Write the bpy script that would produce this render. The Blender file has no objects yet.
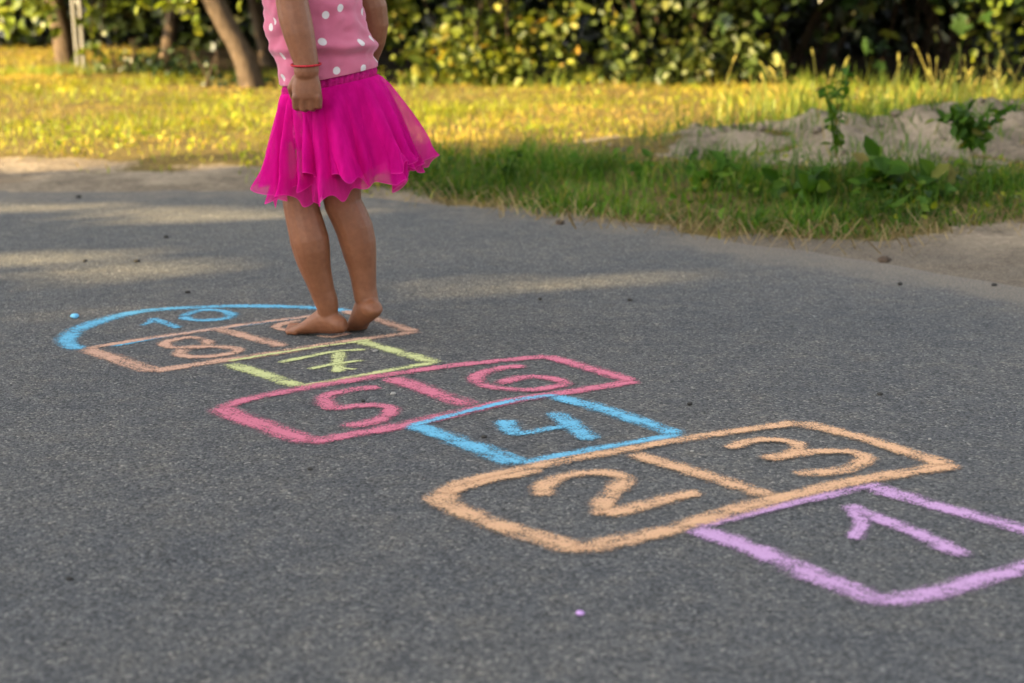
import bpy, bmesh, math, random
import numpy as np
from mathutils import Vector, Matrix, noise

random.seed(7)
R = np.random.default_rng(11)
PI = math.pi
scn = bpy.context.scene
COL = scn.collection

# ------------------------------------------------------------------ camera
W, H = 1024, 683
FPX, HZ, CH = 1837.0, -50.0, 0.85          # focal length in pixels, horizon row, camera height
PITCH = math.atan((H / 2 - HZ) / FPX)
CP, SP = math.cos(PITCH), math.sin(PITCH)


def ray(px, py):
    a, b = (px - W / 2) / FPX, (H / 2 - py) / FPX
    return Vector((a, CP + b * SP, -SP + b * CP))


def at(px, py, z=0.0):
    """ground point seen at a pixel of the photograph"""
    d = ray(px, py)
    t = (z - CH) / d.z
    return Vector((d.x * t, d.y * t, z))


def P(px, py, y):
    """point at distance y seen at a pixel"""
    d = ray(px, py)
    t = y / d.y
    return Vector((d.x * t, y, CH + d.z * t))


cam = bpy.data.cameras.new('camera')
camo = bpy.data.objects.new('camera', cam)
COL.objects.link(camo)
camo.location = (0, 0, CH)
camo.rotation_euler = (PI / 2 - PITCH, 0, 0)
cam.sensor_width = 36
cam.lens = FPX / W * 36
cam.clip_end = 3000
cam.clip_start = 0.05
cam.dof.use_dof = True
cam.dof.focus_distance = 3.55
cam.dof.aperture_fstop = 3.9
cam.dof.aperture_blades = 9
scn.camera = camo

# ------------------------------------------------------------------ helpers
def lin(r, g, b):
    f = lambda c: (c / 255 / 12.92) if c / 255 <= .04045 else ((c / 255 + .055) / 1.055) ** 2.4
    return (f(r), f(g), f(b), 1)


def tag(o, label=None, cat=None, group=None, kind=None):
    if label: o['label'] = label
    if cat: o['category'] = cat
    if group: o['group'] = group
    if kind: o['kind'] = kind
    return o


def empty(name, loc):
    o = bpy.data.objects.new(name, None)
    COL.objects.link(o)
    o.location = loc
    o.empty_display_size = .1
    return o


def link(name, verts, faces, mat, parent=None, origin=None, smooth=True, uv=None):
    """one mesh object from world coordinates; origin (or the parent's world origin) is taken off"""
    me = bpy.data.meshes.new(name)
    v = np.asarray([tuple(p) for p in verts], dtype=np.float64) if not isinstance(verts, np.ndarray) else verts
    po = WORLD.get(parent.name, Vector((0, 0, 0))) if parent else Vector((0, 0, 0))
    og = Vector(origin) if origin is not None else (po if parent else Vector((0, 0, 0)))
    v = v - np.array(og)
    me.from_pydata(v.tolist(), [], faces if isinstance(faces, list) else faces.tolist())
    if smooth:
        me.polygons.foreach_set('use_smooth', [True] * len(me.polygons))
    if uv is not None:
        l = me.uv_layers.new(name='UVMap')
        idx = np.empty(len(me.loops), dtype=np.int32)
        me.loops.foreach_get('vertex_index', idx)
        l.data.foreach_set('uv', np.asarray(uv, dtype=np.float32)[idx].ravel())
    for m in (mat if isinstance(mat, (list, tuple)) else [mat]):
        me.materials.append(m)
    me.update()
    o = bpy.data.objects.new(name, me)
    COL.objects.link(o)
    if parent: o.parent = parent
    o.location = og - po
    WORLD[o.name] = og
    return o


WORLD = {}


def root(name, loc, label, cat, group=None, kind=None):
    o = empty(name, loc)
    WORLD[o.name] = Vector(loc)
    return tag(o, label, cat, group, kind)


class MB:
    def __init__(s):
        s.v, s.f = [], []

    def loft(s, rings, n=16, cap=True):
        """rings: (centre, axis u * radius, axis v * radius)"""
        b = len(s.v)
        for c, u, v in rings:
            for k in range(n):
                a = 2 * PI * k / n
                s.v.append(c + u * math.cos(a) + v * math.sin(a))
        for i in range(len(rings) - 1):
            for k in range(n):
                k2 = (k + 1) % n
                s.f.append((b + i * n + k, b + i * n + k2, b + (i + 1) * n + k2, b + (i + 1) * n + k))
        if cap:
            s.f.append(tuple(b + k for k in range(n))[::-1])
            e = b + (len(rings) - 1) * n
            s.f.append(tuple(e + k for k in range(n)))

    def tube(s, pts, rad, n=8, ends=True, flat=1.0):
        """tapering tube along points, rounded ends"""
        pts = [Vector(p) for p in pts]
        rings = []
        ref = Vector((0.31, 0.9, 0.21)).normalized()
        for i, p in enumerate(pts):
            t = (pts[min(i + 1, len(pts) - 1)] - pts[max(i - 1, 0)]).normalized()
            u = ref - t * ref.dot(t)
            if u.length < .1:
                u = Vector((1, 0, 0)) - t * t.x
            u.normalize()
            w = t.cross(u)
            ref = u
            r = rad[i] if isinstance(rad, (list, tuple)) else rad
            if ends and i == 0:
                for q in (.98, .75, .4):
                    rr = r * math.sqrt(1 - q * q)
                    rings.append((p - t * r * q * .8, u * rr, w * rr * flat))
            rings.append((p, u * r, w * r * flat))
            if ends and i == len(pts) - 1:
                for q in (.4, .75, .98):
                    rr = r * math.sqrt(1 - q * q)
                    rings.append((p + t * r * q * .8, u * rr, w * rr * flat))
        s.loft(rings, n)

    def ball(s, c, r, n=14, m=8, M=None):
        c = Vector(c)
        rings = []
        X, Y, Z = (Vector((r[0], 0, 0)), Vector((0, r[1], 0)), Vector((0, 0, r[2])))
        if M is not None:
            X, Y, Z = M @ X, M @ Y, M @ Z
        for i in range(m + 1):
            a = -PI / 2 + PI * i / m
            k = max(math.cos(a), .03)
            rings.append((c + Z * math.sin(a), X * k, Y * k))
        s.loft(rings, n)

    def build(s, name, mat, parent=None, origin=None, smooth=True):
        return link(name, s.v, s.f, mat, parent, origin, smooth)


def catmull(pts, step):
    pts = [Vector(p) for p in pts]
    if len(pts) == 2:
        n = max(2, int((pts[1] - pts[0]).length / step))
        return [pts[0].lerp(pts[1], i / n) for i in range(n + 1)]
    q = [pts[0] * 2 - pts[1]] + pts + [pts[-1] * 2 - pts[-2]]
    out = []
    for i in range(1, len(q) - 2):
        p0, p1, p2, p3 = q[i - 1], q[i], q[i + 1], q[i + 2]
        n = max(2, int((p2 - p1).length / step))
        for k in range(n):
            t = k / n
            out.append(.5 * ((2 * p1) + (p2 - p0) * t + (2 * p0 - 5 * p1 + 4 * p2 - p3) * t * t + (3 * p1 - p0 - 3 * p2 + p3) * t ** 3))
    out.append(pts[-1])
    return out


def interp(xs, ys):
    return lambda x: np.interp(x, xs, ys)


def smooth01(a, b, x):
    t = np.clip((x - a) / (b - a), 0, 1)
    return t * t * (3 - 2 * t)


def fbm(x, y, s, oct=3, off=0.0):
    v, a, t = 0, 1, 0
    for i in range(oct):
        v += a * noise.noise(Vector((x * s + off, y * s - off, off * .37 + i * 7.1)))
        t += a
        a *= .5
        s *= 2.1
    return v / t


# ------------------------------------------------------------------ material helpers
def mat_new(name):
    m = bpy.data.materials.new(name)
    m.use_nodes = True
    nt = m.node_tree
    nt.nodes.clear()
    return m, nt, nt.nodes.new('ShaderNodeOutputMaterial')


def N(nt, typ, **kw):
    n = nt.nodes.new(typ)
    for k, v in kw.items():
        if k == 'op': n.operation = v
        elif k in ('inputs',):
            for i, x in v.items():
                n.inputs[i].default_value = x
        else: setattr(n, k, v)
    return n


def ramp(nt, fac, stops, mode='LINEAR'):
    r = nt.nodes.new('ShaderNodeValToRGB')
    r.color_ramp.interpolation = mode
    e = r.color_ramp.elements
    while len(e) > 1: e.remove(e[-1])
    e[0].position, e[0].color = stops[0]
    for p, c in stops[1:]:
        x = e.new(p); x.color = c
    nt.links.new(fac, r.inputs[0])
    return r.outputs[0]


def mixc(nt, fac, a, b, mode='MIX'):
    m = nt.nodes.new('ShaderNodeMix')
    m.data_type = 'RGBA'
    m.blend_type = mode
    for s, x in ((m.inputs['Factor'], fac), (m.inputs['A'] if False else m.inputs[6], a), (m.inputs[7], b)):
        if hasattr(x, 'is_linked') or hasattr(x, 'links'): nt.links.new(x, s)
        else: s.default_value = x
    return m.outputs[2]


def math_n(nt, op, a, b=None, c=None, clamp=False):
    m = nt.nodes.new('ShaderNodeMath')
    m.operation = op
    m.use_clamp = clamp
    for s, x in zip(m.inputs, (a, b, c)):
        if x is None: continue
        if hasattr(x, 'links'): nt.links.new(x, s)
        else: s.default_value = x
    return m.outputs[0]


def maprange(nt, v, a, b, c=0, d=1, smooth=True):
    m = nt.nodes.new('ShaderNodeMapRange')
    if smooth: m.interpolation_type = 'SMOOTHSTEP'
    nt.links.new(v, m.inputs[0])
    for i, x in zip((1, 2, 3, 4), (a, b, c, d)):
        if hasattr(x, 'links'): nt.links.new(x, m.inputs[i])
        else: m.inputs[i].default_value = x
    return m.outputs[0]


def noise_n(nt, scale, detail=3, rough=.55, vec=None, dim='3D'):
    n = nt.nodes.new('ShaderNodeTexNoise')
    n.noise_dimensions = dim
    n.inputs['Scale'].default_value = scale
    n.inputs['Detail'].default_value = detail
    n.inputs['Roughness'].default_value = rough
    if vec is not None: nt.links.new(vec, n.inputs['Vector'])
    return n.outputs['Fac']


def principled(nt, out, color, rough=.8, spec=.3, bump=None, bump_str=.3, bump_dist=.01, **kw):
    b = nt.nodes.new('ShaderNodeBsdfPrincipled')
    if hasattr(color, 'links'): nt.links.new(color, b.inputs['Base Color'])
    else: b.inputs['Base Color'].default_value = color
    if hasattr(rough, 'links'): nt.links.new(rough, b.inputs['Roughness'])
    else: b.inputs['Roughness'].default_value = rough
    b.inputs['Specular IOR Level'].default_value = spec
    for k, v in kw.items(): b.inputs[k].default_value = v
    if bump is not None:
        bn = nt.nodes.new('ShaderNodeBump')
        bn.inputs['Strength'].default_value = bump_str
        bn.inputs['Distance'].default_value = bump_dist
        nt.links.new(bump, bn.inputs['Height'])
        nt.links.new(bn.outputs[0], b.inputs['Normal'])
    if out is not None: nt.links.new(b.outputs[0], out.inputs['Surface'])
    return b


def pos(nt):
    return nt.nodes.new('ShaderNodeNewGeometry').outputs['Position']


def foliage_mat(name, stops, trans=.45, rough=.45, spec=.4, tint=(1.25, 1.1, .55), patch=None):
    """leaf: colour drawn per leaf, lets light through"""
    m, nt, out = mat_new(name)
    g = nt.nodes.new('ShaderNodeNewGeometry')
    c = ramp(nt, g.outputs['Random Per Island'], stops)
    n = noise_n(nt, 1.3, 2, .5, g.outputs['Position'])
    k = maprange(nt, n, .35, .65, .75, 1.25)
    if patch:                                   # dry and fresh areas of a lawn
        mp = N(nt, 'ShaderNodeMapping'); mp.inputs['Scale'].default_value = (.8, 1.7, 1)
        nt.links.new(g.outputs['Position'], mp.inputs[0])
        pn = noise_n(nt, 1.6, 3, .6, mp.outputs[0])
        c = mixc(nt, maprange(nt, pn, .46, .66, 0, .8), c, patch)
        k = maprange(nt, noise_n(nt, 2.3, 3, .6, mp.outputs[0]), .36, .62, .72, 1.4)
    hs = nt.nodes.new('ShaderNodeHueSaturation')
    nt.links.new(c, hs.inputs['Color']); nt.links.new(k, hs.inputs['Value'])
    p = principled(nt, None, hs.outputs[0], rough, spec)
    t = nt.nodes.new('ShaderNodeBsdfTranslucent')
    tc = mixc(nt, 1.0, hs.outputs[0], (*tint, 1), 'MULTIPLY')
    nt.links.new(tc, t.inputs['Color'])
    mx = nt.nodes.new('ShaderNodeMixShader')
    mx.inputs[0].default_value = trans
    nt.links.new(p.outputs[0], mx.inputs[1]); nt.links.new(t.outputs[0], mx.inputs[2])
    nt.links.new(mx.outputs[0], out.inputs['Surface'])
    return m


def simple_mat(name, color, rough=.7, spec=.3, nscale=20, var=.25, bump=.2):
    m, nt, out = mat_new(name)
    n = noise_n(nt, nscale, 4, .6, pos(nt))
    dark = tuple(c * (1 - var) for c in color[:3]) + (1,)
    light = tuple(min(1, c * (1 + var)) for c in color[:3]) + (1,)
    principled(nt, out, ramp(nt, n, [(.3, dark), (.7, light)]), rough, spec, n, bump, .01)
    return m


# ------------------------------------------------------------------ light
SUN_TH, SUN_EL = math.radians(24), math.radians(22)       # ground heading of the light, height of the sun
SD = Vector((math.cos(SUN_TH) * math.cos(SUN_EL), math.sin(SUN_TH) * math.cos(SUN_EL), -math.sin(SUN_EL)))
wd = bpy.data.worlds.new('World')
scn.world = wd
wd.use_nodes = True
nt = wd.node_tree
nt.nodes.clear()
wo = nt.nodes.new('ShaderNodeOutputWorld')
bg = nt.nodes.new('ShaderNodeBackground')
sky = nt.nodes.new('ShaderNodeTexSky')
sky.sky_type = 'NISHITA'
sky.sun_disc = False
sky.sun_elevation = SUN_EL
sky.sun_rotation = math.atan2(-SD.x, -SD.y) % (2 * PI)
sky.dust_density = 3.0
sky.ozone_density = .6
sky.air_density = 1.0
bg.inputs['Strength'].default_value = .083
hsv = nt.nodes.new('ShaderNodeHueSaturation')
hsv.inputs['Saturation'].default_value = .3
nt.links.new(sky.outputs[0], hsv.inputs['Color'])
nt.links.new(hsv.outputs[0], bg.inputs['Color'])
nt.links.new(bg.outputs[0], wo.inputs['Surface'])
sl = bpy.data.lights.new('sun', 'SUN')
sl.energy = 5.0
sl.angle = math.radians(.53)
sl.color = (1, .74, .36)
so = bpy.data.objects.new('sun', sl)
COL.objects.link(so)
so.rotation_euler = SD.to_track_quat('-Z', 'Y').to_euler()
so.location = (-12, -12, 10)
vs = scn.view_settings
vs.view_transform = 'Standard'
vs.look = 'None'
vs.gamma = 1
vs.use_curve_mapping = False
vs.exposure = 2.65
scn.cycles.use_denoising = True
scn.cycles.max_bounces = 10
scn.cycles.transparent_max_bounces = 24
scn.cycles.transmission_bounces = 4

# ------------------------------------------------------------------ ground lines
def line_fn(px_pts, left, right):
    w = [at(*p) for p in px_pts]
    xs = [left[0]] + [p.x for p in w] + [right[0]]
    ys = [left[1]] + [p.y for p in w] + [right[1]]
    return interp(xs, ys)


road_edge = line_fn([(0, 194), (150, 193), (270, 192), (420, 204), (600, 224), (750, 248), (900, 270), (1024, 294)], (-16, 6.9), (9, -.4))
grass_edge = line_fn([(0, 164), (120, 174), (250, 184), (430, 200), (560, 216), (700, 232), (800, 243), (900, 246), (1024, 241)], (-16, 8.2), (9, 2.3))


def mound_h(x, y):
    ridge = 7.55 + .12 * (x - .5) + .1 * math.sin(x * 2.3)
    prof = float(smooth01(-.25, 2.0, x)) * float(1 - smooth01(3.6, 5, x))
    d = (y - ridge)
    sh = math.exp(-(d / (1.0 if d < 0 else .42)) ** 2)
    return prof * sh * (.15 + .09 * fbm(x, y, 1.7, 3, 3.3) + .17 * fbm(x, y, 4.2, 3, 13.3) + .05 * fbm(x, y, 12, 2, 17.3))


def terrain_z(x, y):
    e = float(road_edge(x))
    d = y - e
    base = -.05 + .056 * float(smooth01(-.28, .16, d + .20 * fbm(x, y, 2.6, 4, 1.1))) + .03 * float(smooth01(.1, 1.2, d))
    if d > 0:
        base += float(smooth01(0, .5, d)) * (.022 * fbm(x, y, 1.1, 3, 5.0) + .01 * fbm(x, y, 6, 2, 8.))
    else:
        base += .004 * fbm(x, y, 9, 2, 2.2)
    return base + mound_h(x, y)


def sand_mask(x, y):
    e, g = float(road_edge(x)), float(grass_edge(x))
    n = fbm(x, y, 2.6, 3, 9.)
    strip = 1 - float(smooth01(-.1, .25, y - g + .7 * n))
    m = mound_h(x, y) / .15
    md = float(smooth01(.16, .36, m + .9 * n * min(1, m * 4)))
    return max(strip, md)


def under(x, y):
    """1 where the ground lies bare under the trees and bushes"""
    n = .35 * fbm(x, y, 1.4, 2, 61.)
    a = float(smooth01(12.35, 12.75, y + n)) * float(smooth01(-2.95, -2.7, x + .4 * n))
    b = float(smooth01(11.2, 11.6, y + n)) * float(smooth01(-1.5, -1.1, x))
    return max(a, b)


# ------------------------------------------------------------------ asphalt road
def grid_mesh(xs, yfun, nt_, zfun):
    v, f = [], []
    for i, x in enumerate(xs):
        y0, y1 = yfun(x)
        for k in range(nt_ + 1):
            y = y0 + (y1 - y0) * k / nt_
            v.append((x, y, zfun(x, y)))
    m = nt_ + 1
    for i in range(len(xs) - 1):
        for k in range(nt_):
            a = i * m + k
            f.append((a, a + m, a + m + 1, a + 1))
    return v, f


m_asphalt, nt, out = mat_new('asphalt')
p = pos(nt)
vor = N(nt, 'ShaderNodeTexVoronoi', inputs={'Scale': 230.0})
nt.links.new(p, vor.inputs['Vector'])
sep = N(nt, 'ShaderNodeSeparateColor')
nt.links.new(vor.outputs['Color'], sep.inputs[0])
stone = ramp(nt, sep.outputs[0], [(0, (.009, .010, .011, 1)), (.16, (.030, .032, .035, 1)), (.5, (.070, .073, .076, 1)), (.85, (.115, .117, .118, 1)), (.96, (.18, .177, .17, 1)), (1, (.30, .29, .27, 1))])
fine = noise_n(nt, 420, 2, .6, p)
c1 = mixc(nt, .28, stone, ramp(nt, fine, [(.3, (.018, .020, .023, 1)), (.72, (.125, .127, .129, 1))]))
big = noise_n(nt, .9, 4, .6, p)
c2 = mixc(nt, 1.0, c1, ramp(nt, big, [(.3, (.82, .84, .88, 1)), (.7, (1.24, 1.17, 1.08, 1))]), 'MULTIPLY')
mot = noise_n(nt, 14, 4, .7, p)
c2 = mixc(nt, 1.0, c2, ramp(nt, mot, [(.32, (.78, .80, .83, 1)), (.5, (1.04, 1.03, 1.01, 1)), (.7, (1.26, 1.18, 1.06, 1))]), 'MULTIPLY')
pits = N(nt, 'ShaderNodeTexVoronoi', inputs={'Scale': 62.0, 'Randomness': 1.0})
nt.links.new(p, pits.inputs['Vector'])
c3 = mixc(nt, maprange(nt, pits.outputs['Distance'], .10, .26, .85, 0), c2, (.012, .012, .012, 1))
att = N(nt, 'ShaderNodeAttribute', attribute_name='dust')
dn = noise_n(nt, 5, 5, .65, p)
dn2 = noise_n(nt, 160, 3, .6, p)
df = math_n(nt, 'MULTIPLY', maprange(nt, math_n(nt, 'ADD', att.outputs['Fac'], math_n(nt, 'MULTIPLY', math_n(nt, 'SUBTRACT', dn, .5), 1.1)), .25, .9), maprange(nt, dn2, .3, .62, .35, 1))
c4 = mixc(nt, df, c3, ramp(nt, dn2, [(.3, (.095, .08, .062, 1)), (.7, (.215, .18, .14, 1))]))
hgt = math_n(nt, 'ADD', math_n(nt, 'MULTIPLY', vor.outputs['Distance'], -1.0), math_n(nt, 'MULTIPLY', fine, .6))
principled(nt, out, c4, .82, .35, hgt, .6, .006)

xs = list(np.linspace(-16, -3, 20)) + list(np.linspace(-2.9, 2.9, 90)) + list(np.linspace(3.1, 9, 14))
near_edge = interp([-16, -9, -6, -3, 0, 9], [2.6, 2.2, .4, -1.8, -3, -4.5])
v, f = grid_mesh(xs, lambda x: (float(near_edge(x)), float(road_edge(x)) + .35), 90, lambda x, y: 0.0)
road = link('road', v, f, m_asphalt)
tag(road, kind='structure')
dust = [float(1 - smooth01(.0, .55, float(road_edge(q[0])) - q[1])) * (.6 if q[0] < .5 else .85) for q in v]
dust = [max(d, .34 * float(1 - smooth01(.2, 1.4, float(road_edge(q[0])) - q[1]))) for d, q in zip(dust, v)]
a_ = road.data.attributes.new('dust', 'FLOAT', 'POINT')
a_.data.foreach_set('value', dust)

# ------------------------------------------------------------------ ground sheet (soil, sand, mound, to the horizon)
m_ground, nt, out = mat_new('soil_and_sand')
p = pos(nt)
n1 = noise_n(nt, 3.5, 5, .6, p)
n2 = noise_n(nt, 40, 4, .65, p)
n3 = noise_n(nt, 190, 3, .6, p)
soil = ramp(nt, n1, [(.3, (.06, .045, .016, 1)), (.5, (.11, .08, .026, 1)), (.7, (.17, .12, .04, 1))])
soil = mixc(nt, .6, soil, ramp(nt, n2, [(.35, (.04, .035, .012, 1)), (.65, (.18, .13, .045, 1))]))
lit = N(nt, 'ShaderNodeAttribute', attribute_name='litter_shade')
soil = mixc(nt, lit.outputs['Fac'], soil, ramp(nt, n2, [(.35, (.006, .005, .003, 1)), (.68, (.03, .02, .01, 1))]))  # leaf litter, blackened further to deepen the shade under trees and bushes
turf = N(nt, 'ShaderNodeAttribute', attribute_name='turf')
soil = mixc(nt, turf.outputs['Fac'], soil, ramp(nt, n1, [(.3, (.05, .055, .012, 1)), (.7, (.12, .105, .025, 1))]))
sand = ramp(nt, n2, [(.32, (.035, .026, .018, 1)), (.5, (.155, .117, .078, 1)), (.70, (.36, .285, .195, 1))])
sand = mixc(nt, .45, sand, ramp(nt, n1, [(.42, (.05, .035, .022, 1)), (.58, (.34, .27, .185, 1))]))
sand = mixc(nt, .3, sand, ramp(nt, n3, [(.3, (.1, .08, .06, 1)), (.7, (.42, .36, .28, 1))]))
att = N(nt, 'ShaderNodeAttribute', attribute_name='sand')
sf = maprange(nt, math_n(nt, 'ADD', att.outputs['Fac'], math_n(nt, 'MULTIPLY', math_n(nt, 'SUBTRACT', n2, .5), .9)), .3, .7)
gr = N(nt, 'ShaderNodeAttribute', attribute_name='grit')
grit = ramp(nt, n3, [(.3, (.04, .034, .028, 1)), (.7, (.17, .145, .115, 1))])
sand = mixc(nt, math_n(nt, 'MULTIPLY', gr.outputs['Fac'], maprange(nt, n1, .3, .7, .35, .95)), sand, grit)
hh = math_n(nt, 'ADD', math_n(nt, 'MULTIPLY', n2, .8), math_n(nt, 'MULTIPLY', n3, .35))
principled(nt, out, mixc(nt, sf, soil, sand), .95, .1, hh, .8, .02)

xs = list(np.linspace(-16, -4.6, 30)) + list(np.arange(-4.5, 4.5, .05)) + list(np.linspace(4.6, 9, 24))
v, f = grid_mesh(xs, lambda x: (float(road_edge(x)) - .4, 20.0), 230, terrain_z)
# finer rows near the road: remap t
nrow = 231
vv = []
for i, x in enumerate(xs):
    y0, y1 = float(road_edge(x)) - .4, 20.0
    for k in range(nrow):
        t = k / (nrow - 1)
        y = y0 + (y1 - y0) * (t * .35 + .65 * t ** 2.2)
        vv.append((x, y, terrain_z(x, y)))
v = vv
nv = len(v)
far = [(-600, -600, -.07), (600, -600, -.07), (600, 900, -.07), (-600, 900, -.07)]
v = v + far
f = f + [(nv, nv + 1, nv + 2, nv + 3)]
ground = link('ground', v, f, m_ground)
tag(ground, kind='structure')
a_ = ground.data.attributes.new('sand', 'FLOAT', 'POINT')
a_.data.foreach_set('value', [sand_mask(q[0], q[1]) for q in v[:nv]] + [0.0] * 4)
a_ = ground.data.attributes.new('litter_shade', 'FLOAT', 'POINT')
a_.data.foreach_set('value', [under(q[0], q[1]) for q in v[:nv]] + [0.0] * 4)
a_ = ground.data.attributes.new('turf', 'FLOAT', 'POINT')
a_.data.foreach_set('value', [float(smooth01(15, 19, q[1])) for q in v[:nv]] + [1.0] * 4)
a_ = ground.data.attributes.new('grit', 'FLOAT', 'POINT')
a_.data.foreach_set('value', [float(smooth01(-.9, .3, q[0])) * float(1 - smooth01(.3, .9, q[1] - float(road_edge(q[0])))) for q in v[:nv]] + [0.0] * 4)

# ------------------------------------------------------------------ leaves
LEAF = np.array([(0, 0, 0), (.3, -.40, .05), (.68, -.34, .04), (1, 0, -.06), (.68, .34, .04), (.3, .40, .05)])
LEAF_F = [(0, 1, 2, 3), (0, 3, 4, 5)]
LOBE = np.array([(0, 0, 0), (.10, -.42, .03), (.34, -.30, .05), (.52, -.62, -.04), (.66, -.24, .04), (1.05, 0, -.08),
                 (.66, .24, .04), (.52, .62, -.04), (.34, .30, .05), (.10, .42, .03)])
LOBE_F = [(0, 1, 2), (0, 2, 3, 4), (0, 4, 5), (0, 5, 6), (0, 6, 7, 8), (0, 8, 9)]


def leaves(c, size, up=(0, -.3, .7), rnd=.8, tmpl=LEAF, tf=LEAF_F, droop=.5, aspect=.85):
    """leaf faces around the given centres; up = mean facing of the blades"""
    c = np.asarray(c, dtype=float)
    n = len(c)
    nr = R.normal(0, rnd, (n, 3)) + np.array(up)
    nr /= np.linalg.norm(nr, axis=1)[:, None]
    t = R.normal(0, 1, (n, 3)) + np.array((0, 0, -droop))
    t -= nr * (t * nr).sum(1)[:, None]
    t /= np.linalg.norm(t, axis=1)[:, None]
    b = np.cross(nr, t)
    s = np.asarray(size)[:, None, None]
    T = tmpl[None]
    v = c[:, None, :] + s * (t[:, None, :] * T[..., 0:1] + b[:, None, :] * T[..., 1:2] * aspect + nr[:, None, :] * T[..., 2:3] * 2)
    k = len(tmpl)
    base = np.arange(n) * k
    f = []
    for face in tf:
        f += (base[:, None] + np.array([face])).tolist()
    return v.reshape(-1, 3), f


# ------------------------------------------------------------------ grass
def blades(px, py, pz, length, width, lean, az=None, segs=2):
    """curved blades of grass as one vertex and face array"""
    n = len(px)
    if az is None: az = R.uniform(0, 2 * PI, n)
    dx, dy = np.cos(az), np.sin(az)
    fa = R.uniform(0, 2 * PI, n)
    sx, sy = np.cos(fa) * width / 2, np.sin(fa) * width / 2
    rows = []
    for t, w in ((0, 1), (.5, .8), (1, 0)):
        h = length * t * np.cos(lean * t)
        o = length * t * np.sin(lean * t)
        c = np.stack([px + dx * o, py + dy * o, pz + h], 1)
        s_ = np.stack([sx * w, sy * w, np.zeros(n)], 1)
        if w > 0: rows += [c - s_, c + s_]
        else: rows += [c]
    v = np.stack(rows, 1).reshape(-1, 3)
    b = np.arange(n)[:, None] * 5
    q = b + np.array([[0, 1, 3, 2]])
    t = b + np.array([[2, 3, 4]])
    return v, q.tolist() + t.tolist()


def scatter(n, x0, x1, y0, y1, keep):
    xs, ys = R.uniform(x0, x1, n), R.uniform(y0, y1, n)
    k = np.array([keep(a, b) for a, b in zip(xs, ys)])
    k = R.uniform(0, 1, n) < k
    xs, ys = xs[k], ys[k]
    zs = np.array([terrain_z(a, b) for a, b in zip(xs, ys)]) - .005
    return xs, ys, zs


m_lawn = foliage_mat('lawn_blades', [(0, (.13, .15, .012, 1)), (.3, (.24, .22, .016, 1)), (.7, (.38, .29, .045, 1)), (1, (.46, .34, .10, 1))], .4, .6, .2, (1.1, 1.0, .6), patch=(.36, .23, .05, 1))
m_lawn_green = foliage_mat('green_lawn_blades', [(0, (.08, .12, .009, 1)), (.5, (.19, .22, .014, 1)), (1, (.33, .30, .025, 1))], .45, .5, .2, patch=(.13, .18, .012, 1))
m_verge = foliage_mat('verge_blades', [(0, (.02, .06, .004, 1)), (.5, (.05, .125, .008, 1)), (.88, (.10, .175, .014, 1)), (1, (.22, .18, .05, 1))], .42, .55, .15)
m_tall = foliage_mat('tall_grass_blades', [(0, (.06, .11, .015, 1)), (.5, (.13, .19, .022, 1)), (1, (.24, .27, .04, 1))], .5, .45, .35)
m_seed = foliage_mat('seed_heads', [(0, (.16, .17, .03, 1)), (1, (.34, .29, .08, 1))], .45, .7, .15)
m_straw = foliage_mat('straw', [(0, (.14, .10, .04, 1)), (1, (.32, .24, .11, 1))], .15, .7, .2)


def inview(x, y, margin=2.6):
    return abs(x) < .285 * y + margin


def lawn_keep(x, y):
    if not inview(x, y): return 0
    if y < float(grass_edge(x)) + .35 * fbm(x, y, 2.3, 3, 91.) - .05: return 0
    s = sand_mask(x, y)
    s = max(s, under(x, y), .85 * float(smooth01(-.6, -.1, x)) * float(1 - smooth01(.9, 1.3, y - float(grass_edge(x)))))
    return (1 - s) * (.33 + .67 * float(smooth01(-.25, .2, fbm(x, y * .6, 1.5, 3, 4.))))


xs_, ys_, zs_ = scatter(270000, -9, 7.5, 5.2, 18.5, lawn_keep)
gsel = np.array([1.6 * fbm(a * .8, b * 1.2, .8, 3, 14.) for a, b in zip(xs_, ys_)]) + R.normal(0, .12, len(xs_))
dry = gsel < .06
n = len(xs_)
ln = R.uniform(.015, .046, n) * (1 + .02 * (ys_ - 6)) * (1 + 1.0 * np.array([fbm(a, b * .6, 1.2, 2, 51.) for a, b in zip(xs_, ys_)]))
v, f = blades(xs_[dry], ys_[dry], zs_[dry], ln[dry], .004 + .003 * R.random(dry.sum()), R.uniform(.3, 1.5, dry.sum()))
tag(link('dry_lawn_grass', v, f, m_lawn), 'short sunlit straw coloured lawn grass between the road and the bushes', 'grass', kind='stuff')
g_ = ~dry
v, f = blades(xs_[g_], ys_[g_], zs_[g_], ln[g_] * 1.35, .004 + .003 * R.random(g_.sum()), R.uniform(.2, 1.1, g_.sum()))
tag(link('green_lawn_grass', v, f, m_lawn_green), 'fresh yellow green patches growing through the dry sunlit lawn', 'grass', kind='stuff')


def verge_keep(x, y):
    if not inview(x, y): return 0
    g = float(grass_edge(x))
    d = y - g + .14 * fbm(x, y, 3.1, 2, 6.)
    wid = 1.4 + .35 * fbm(x, 0, .8, 2, 2.)
    left = float(smooth01(-.75, -.25, x))
    m = float(smooth01(-.03, .12, d)) * (1 - float(smooth01(wid * .75, wid, d)))
    s = mound_h(x, y) / .15
    clump = .32 + .68 * float(smooth01(-.15, .25, fbm(x, y, 3.4, 3, 7.)))
    return m * left * (1 - .8 * float(smooth01(.3, .6, s))) * clump


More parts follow.
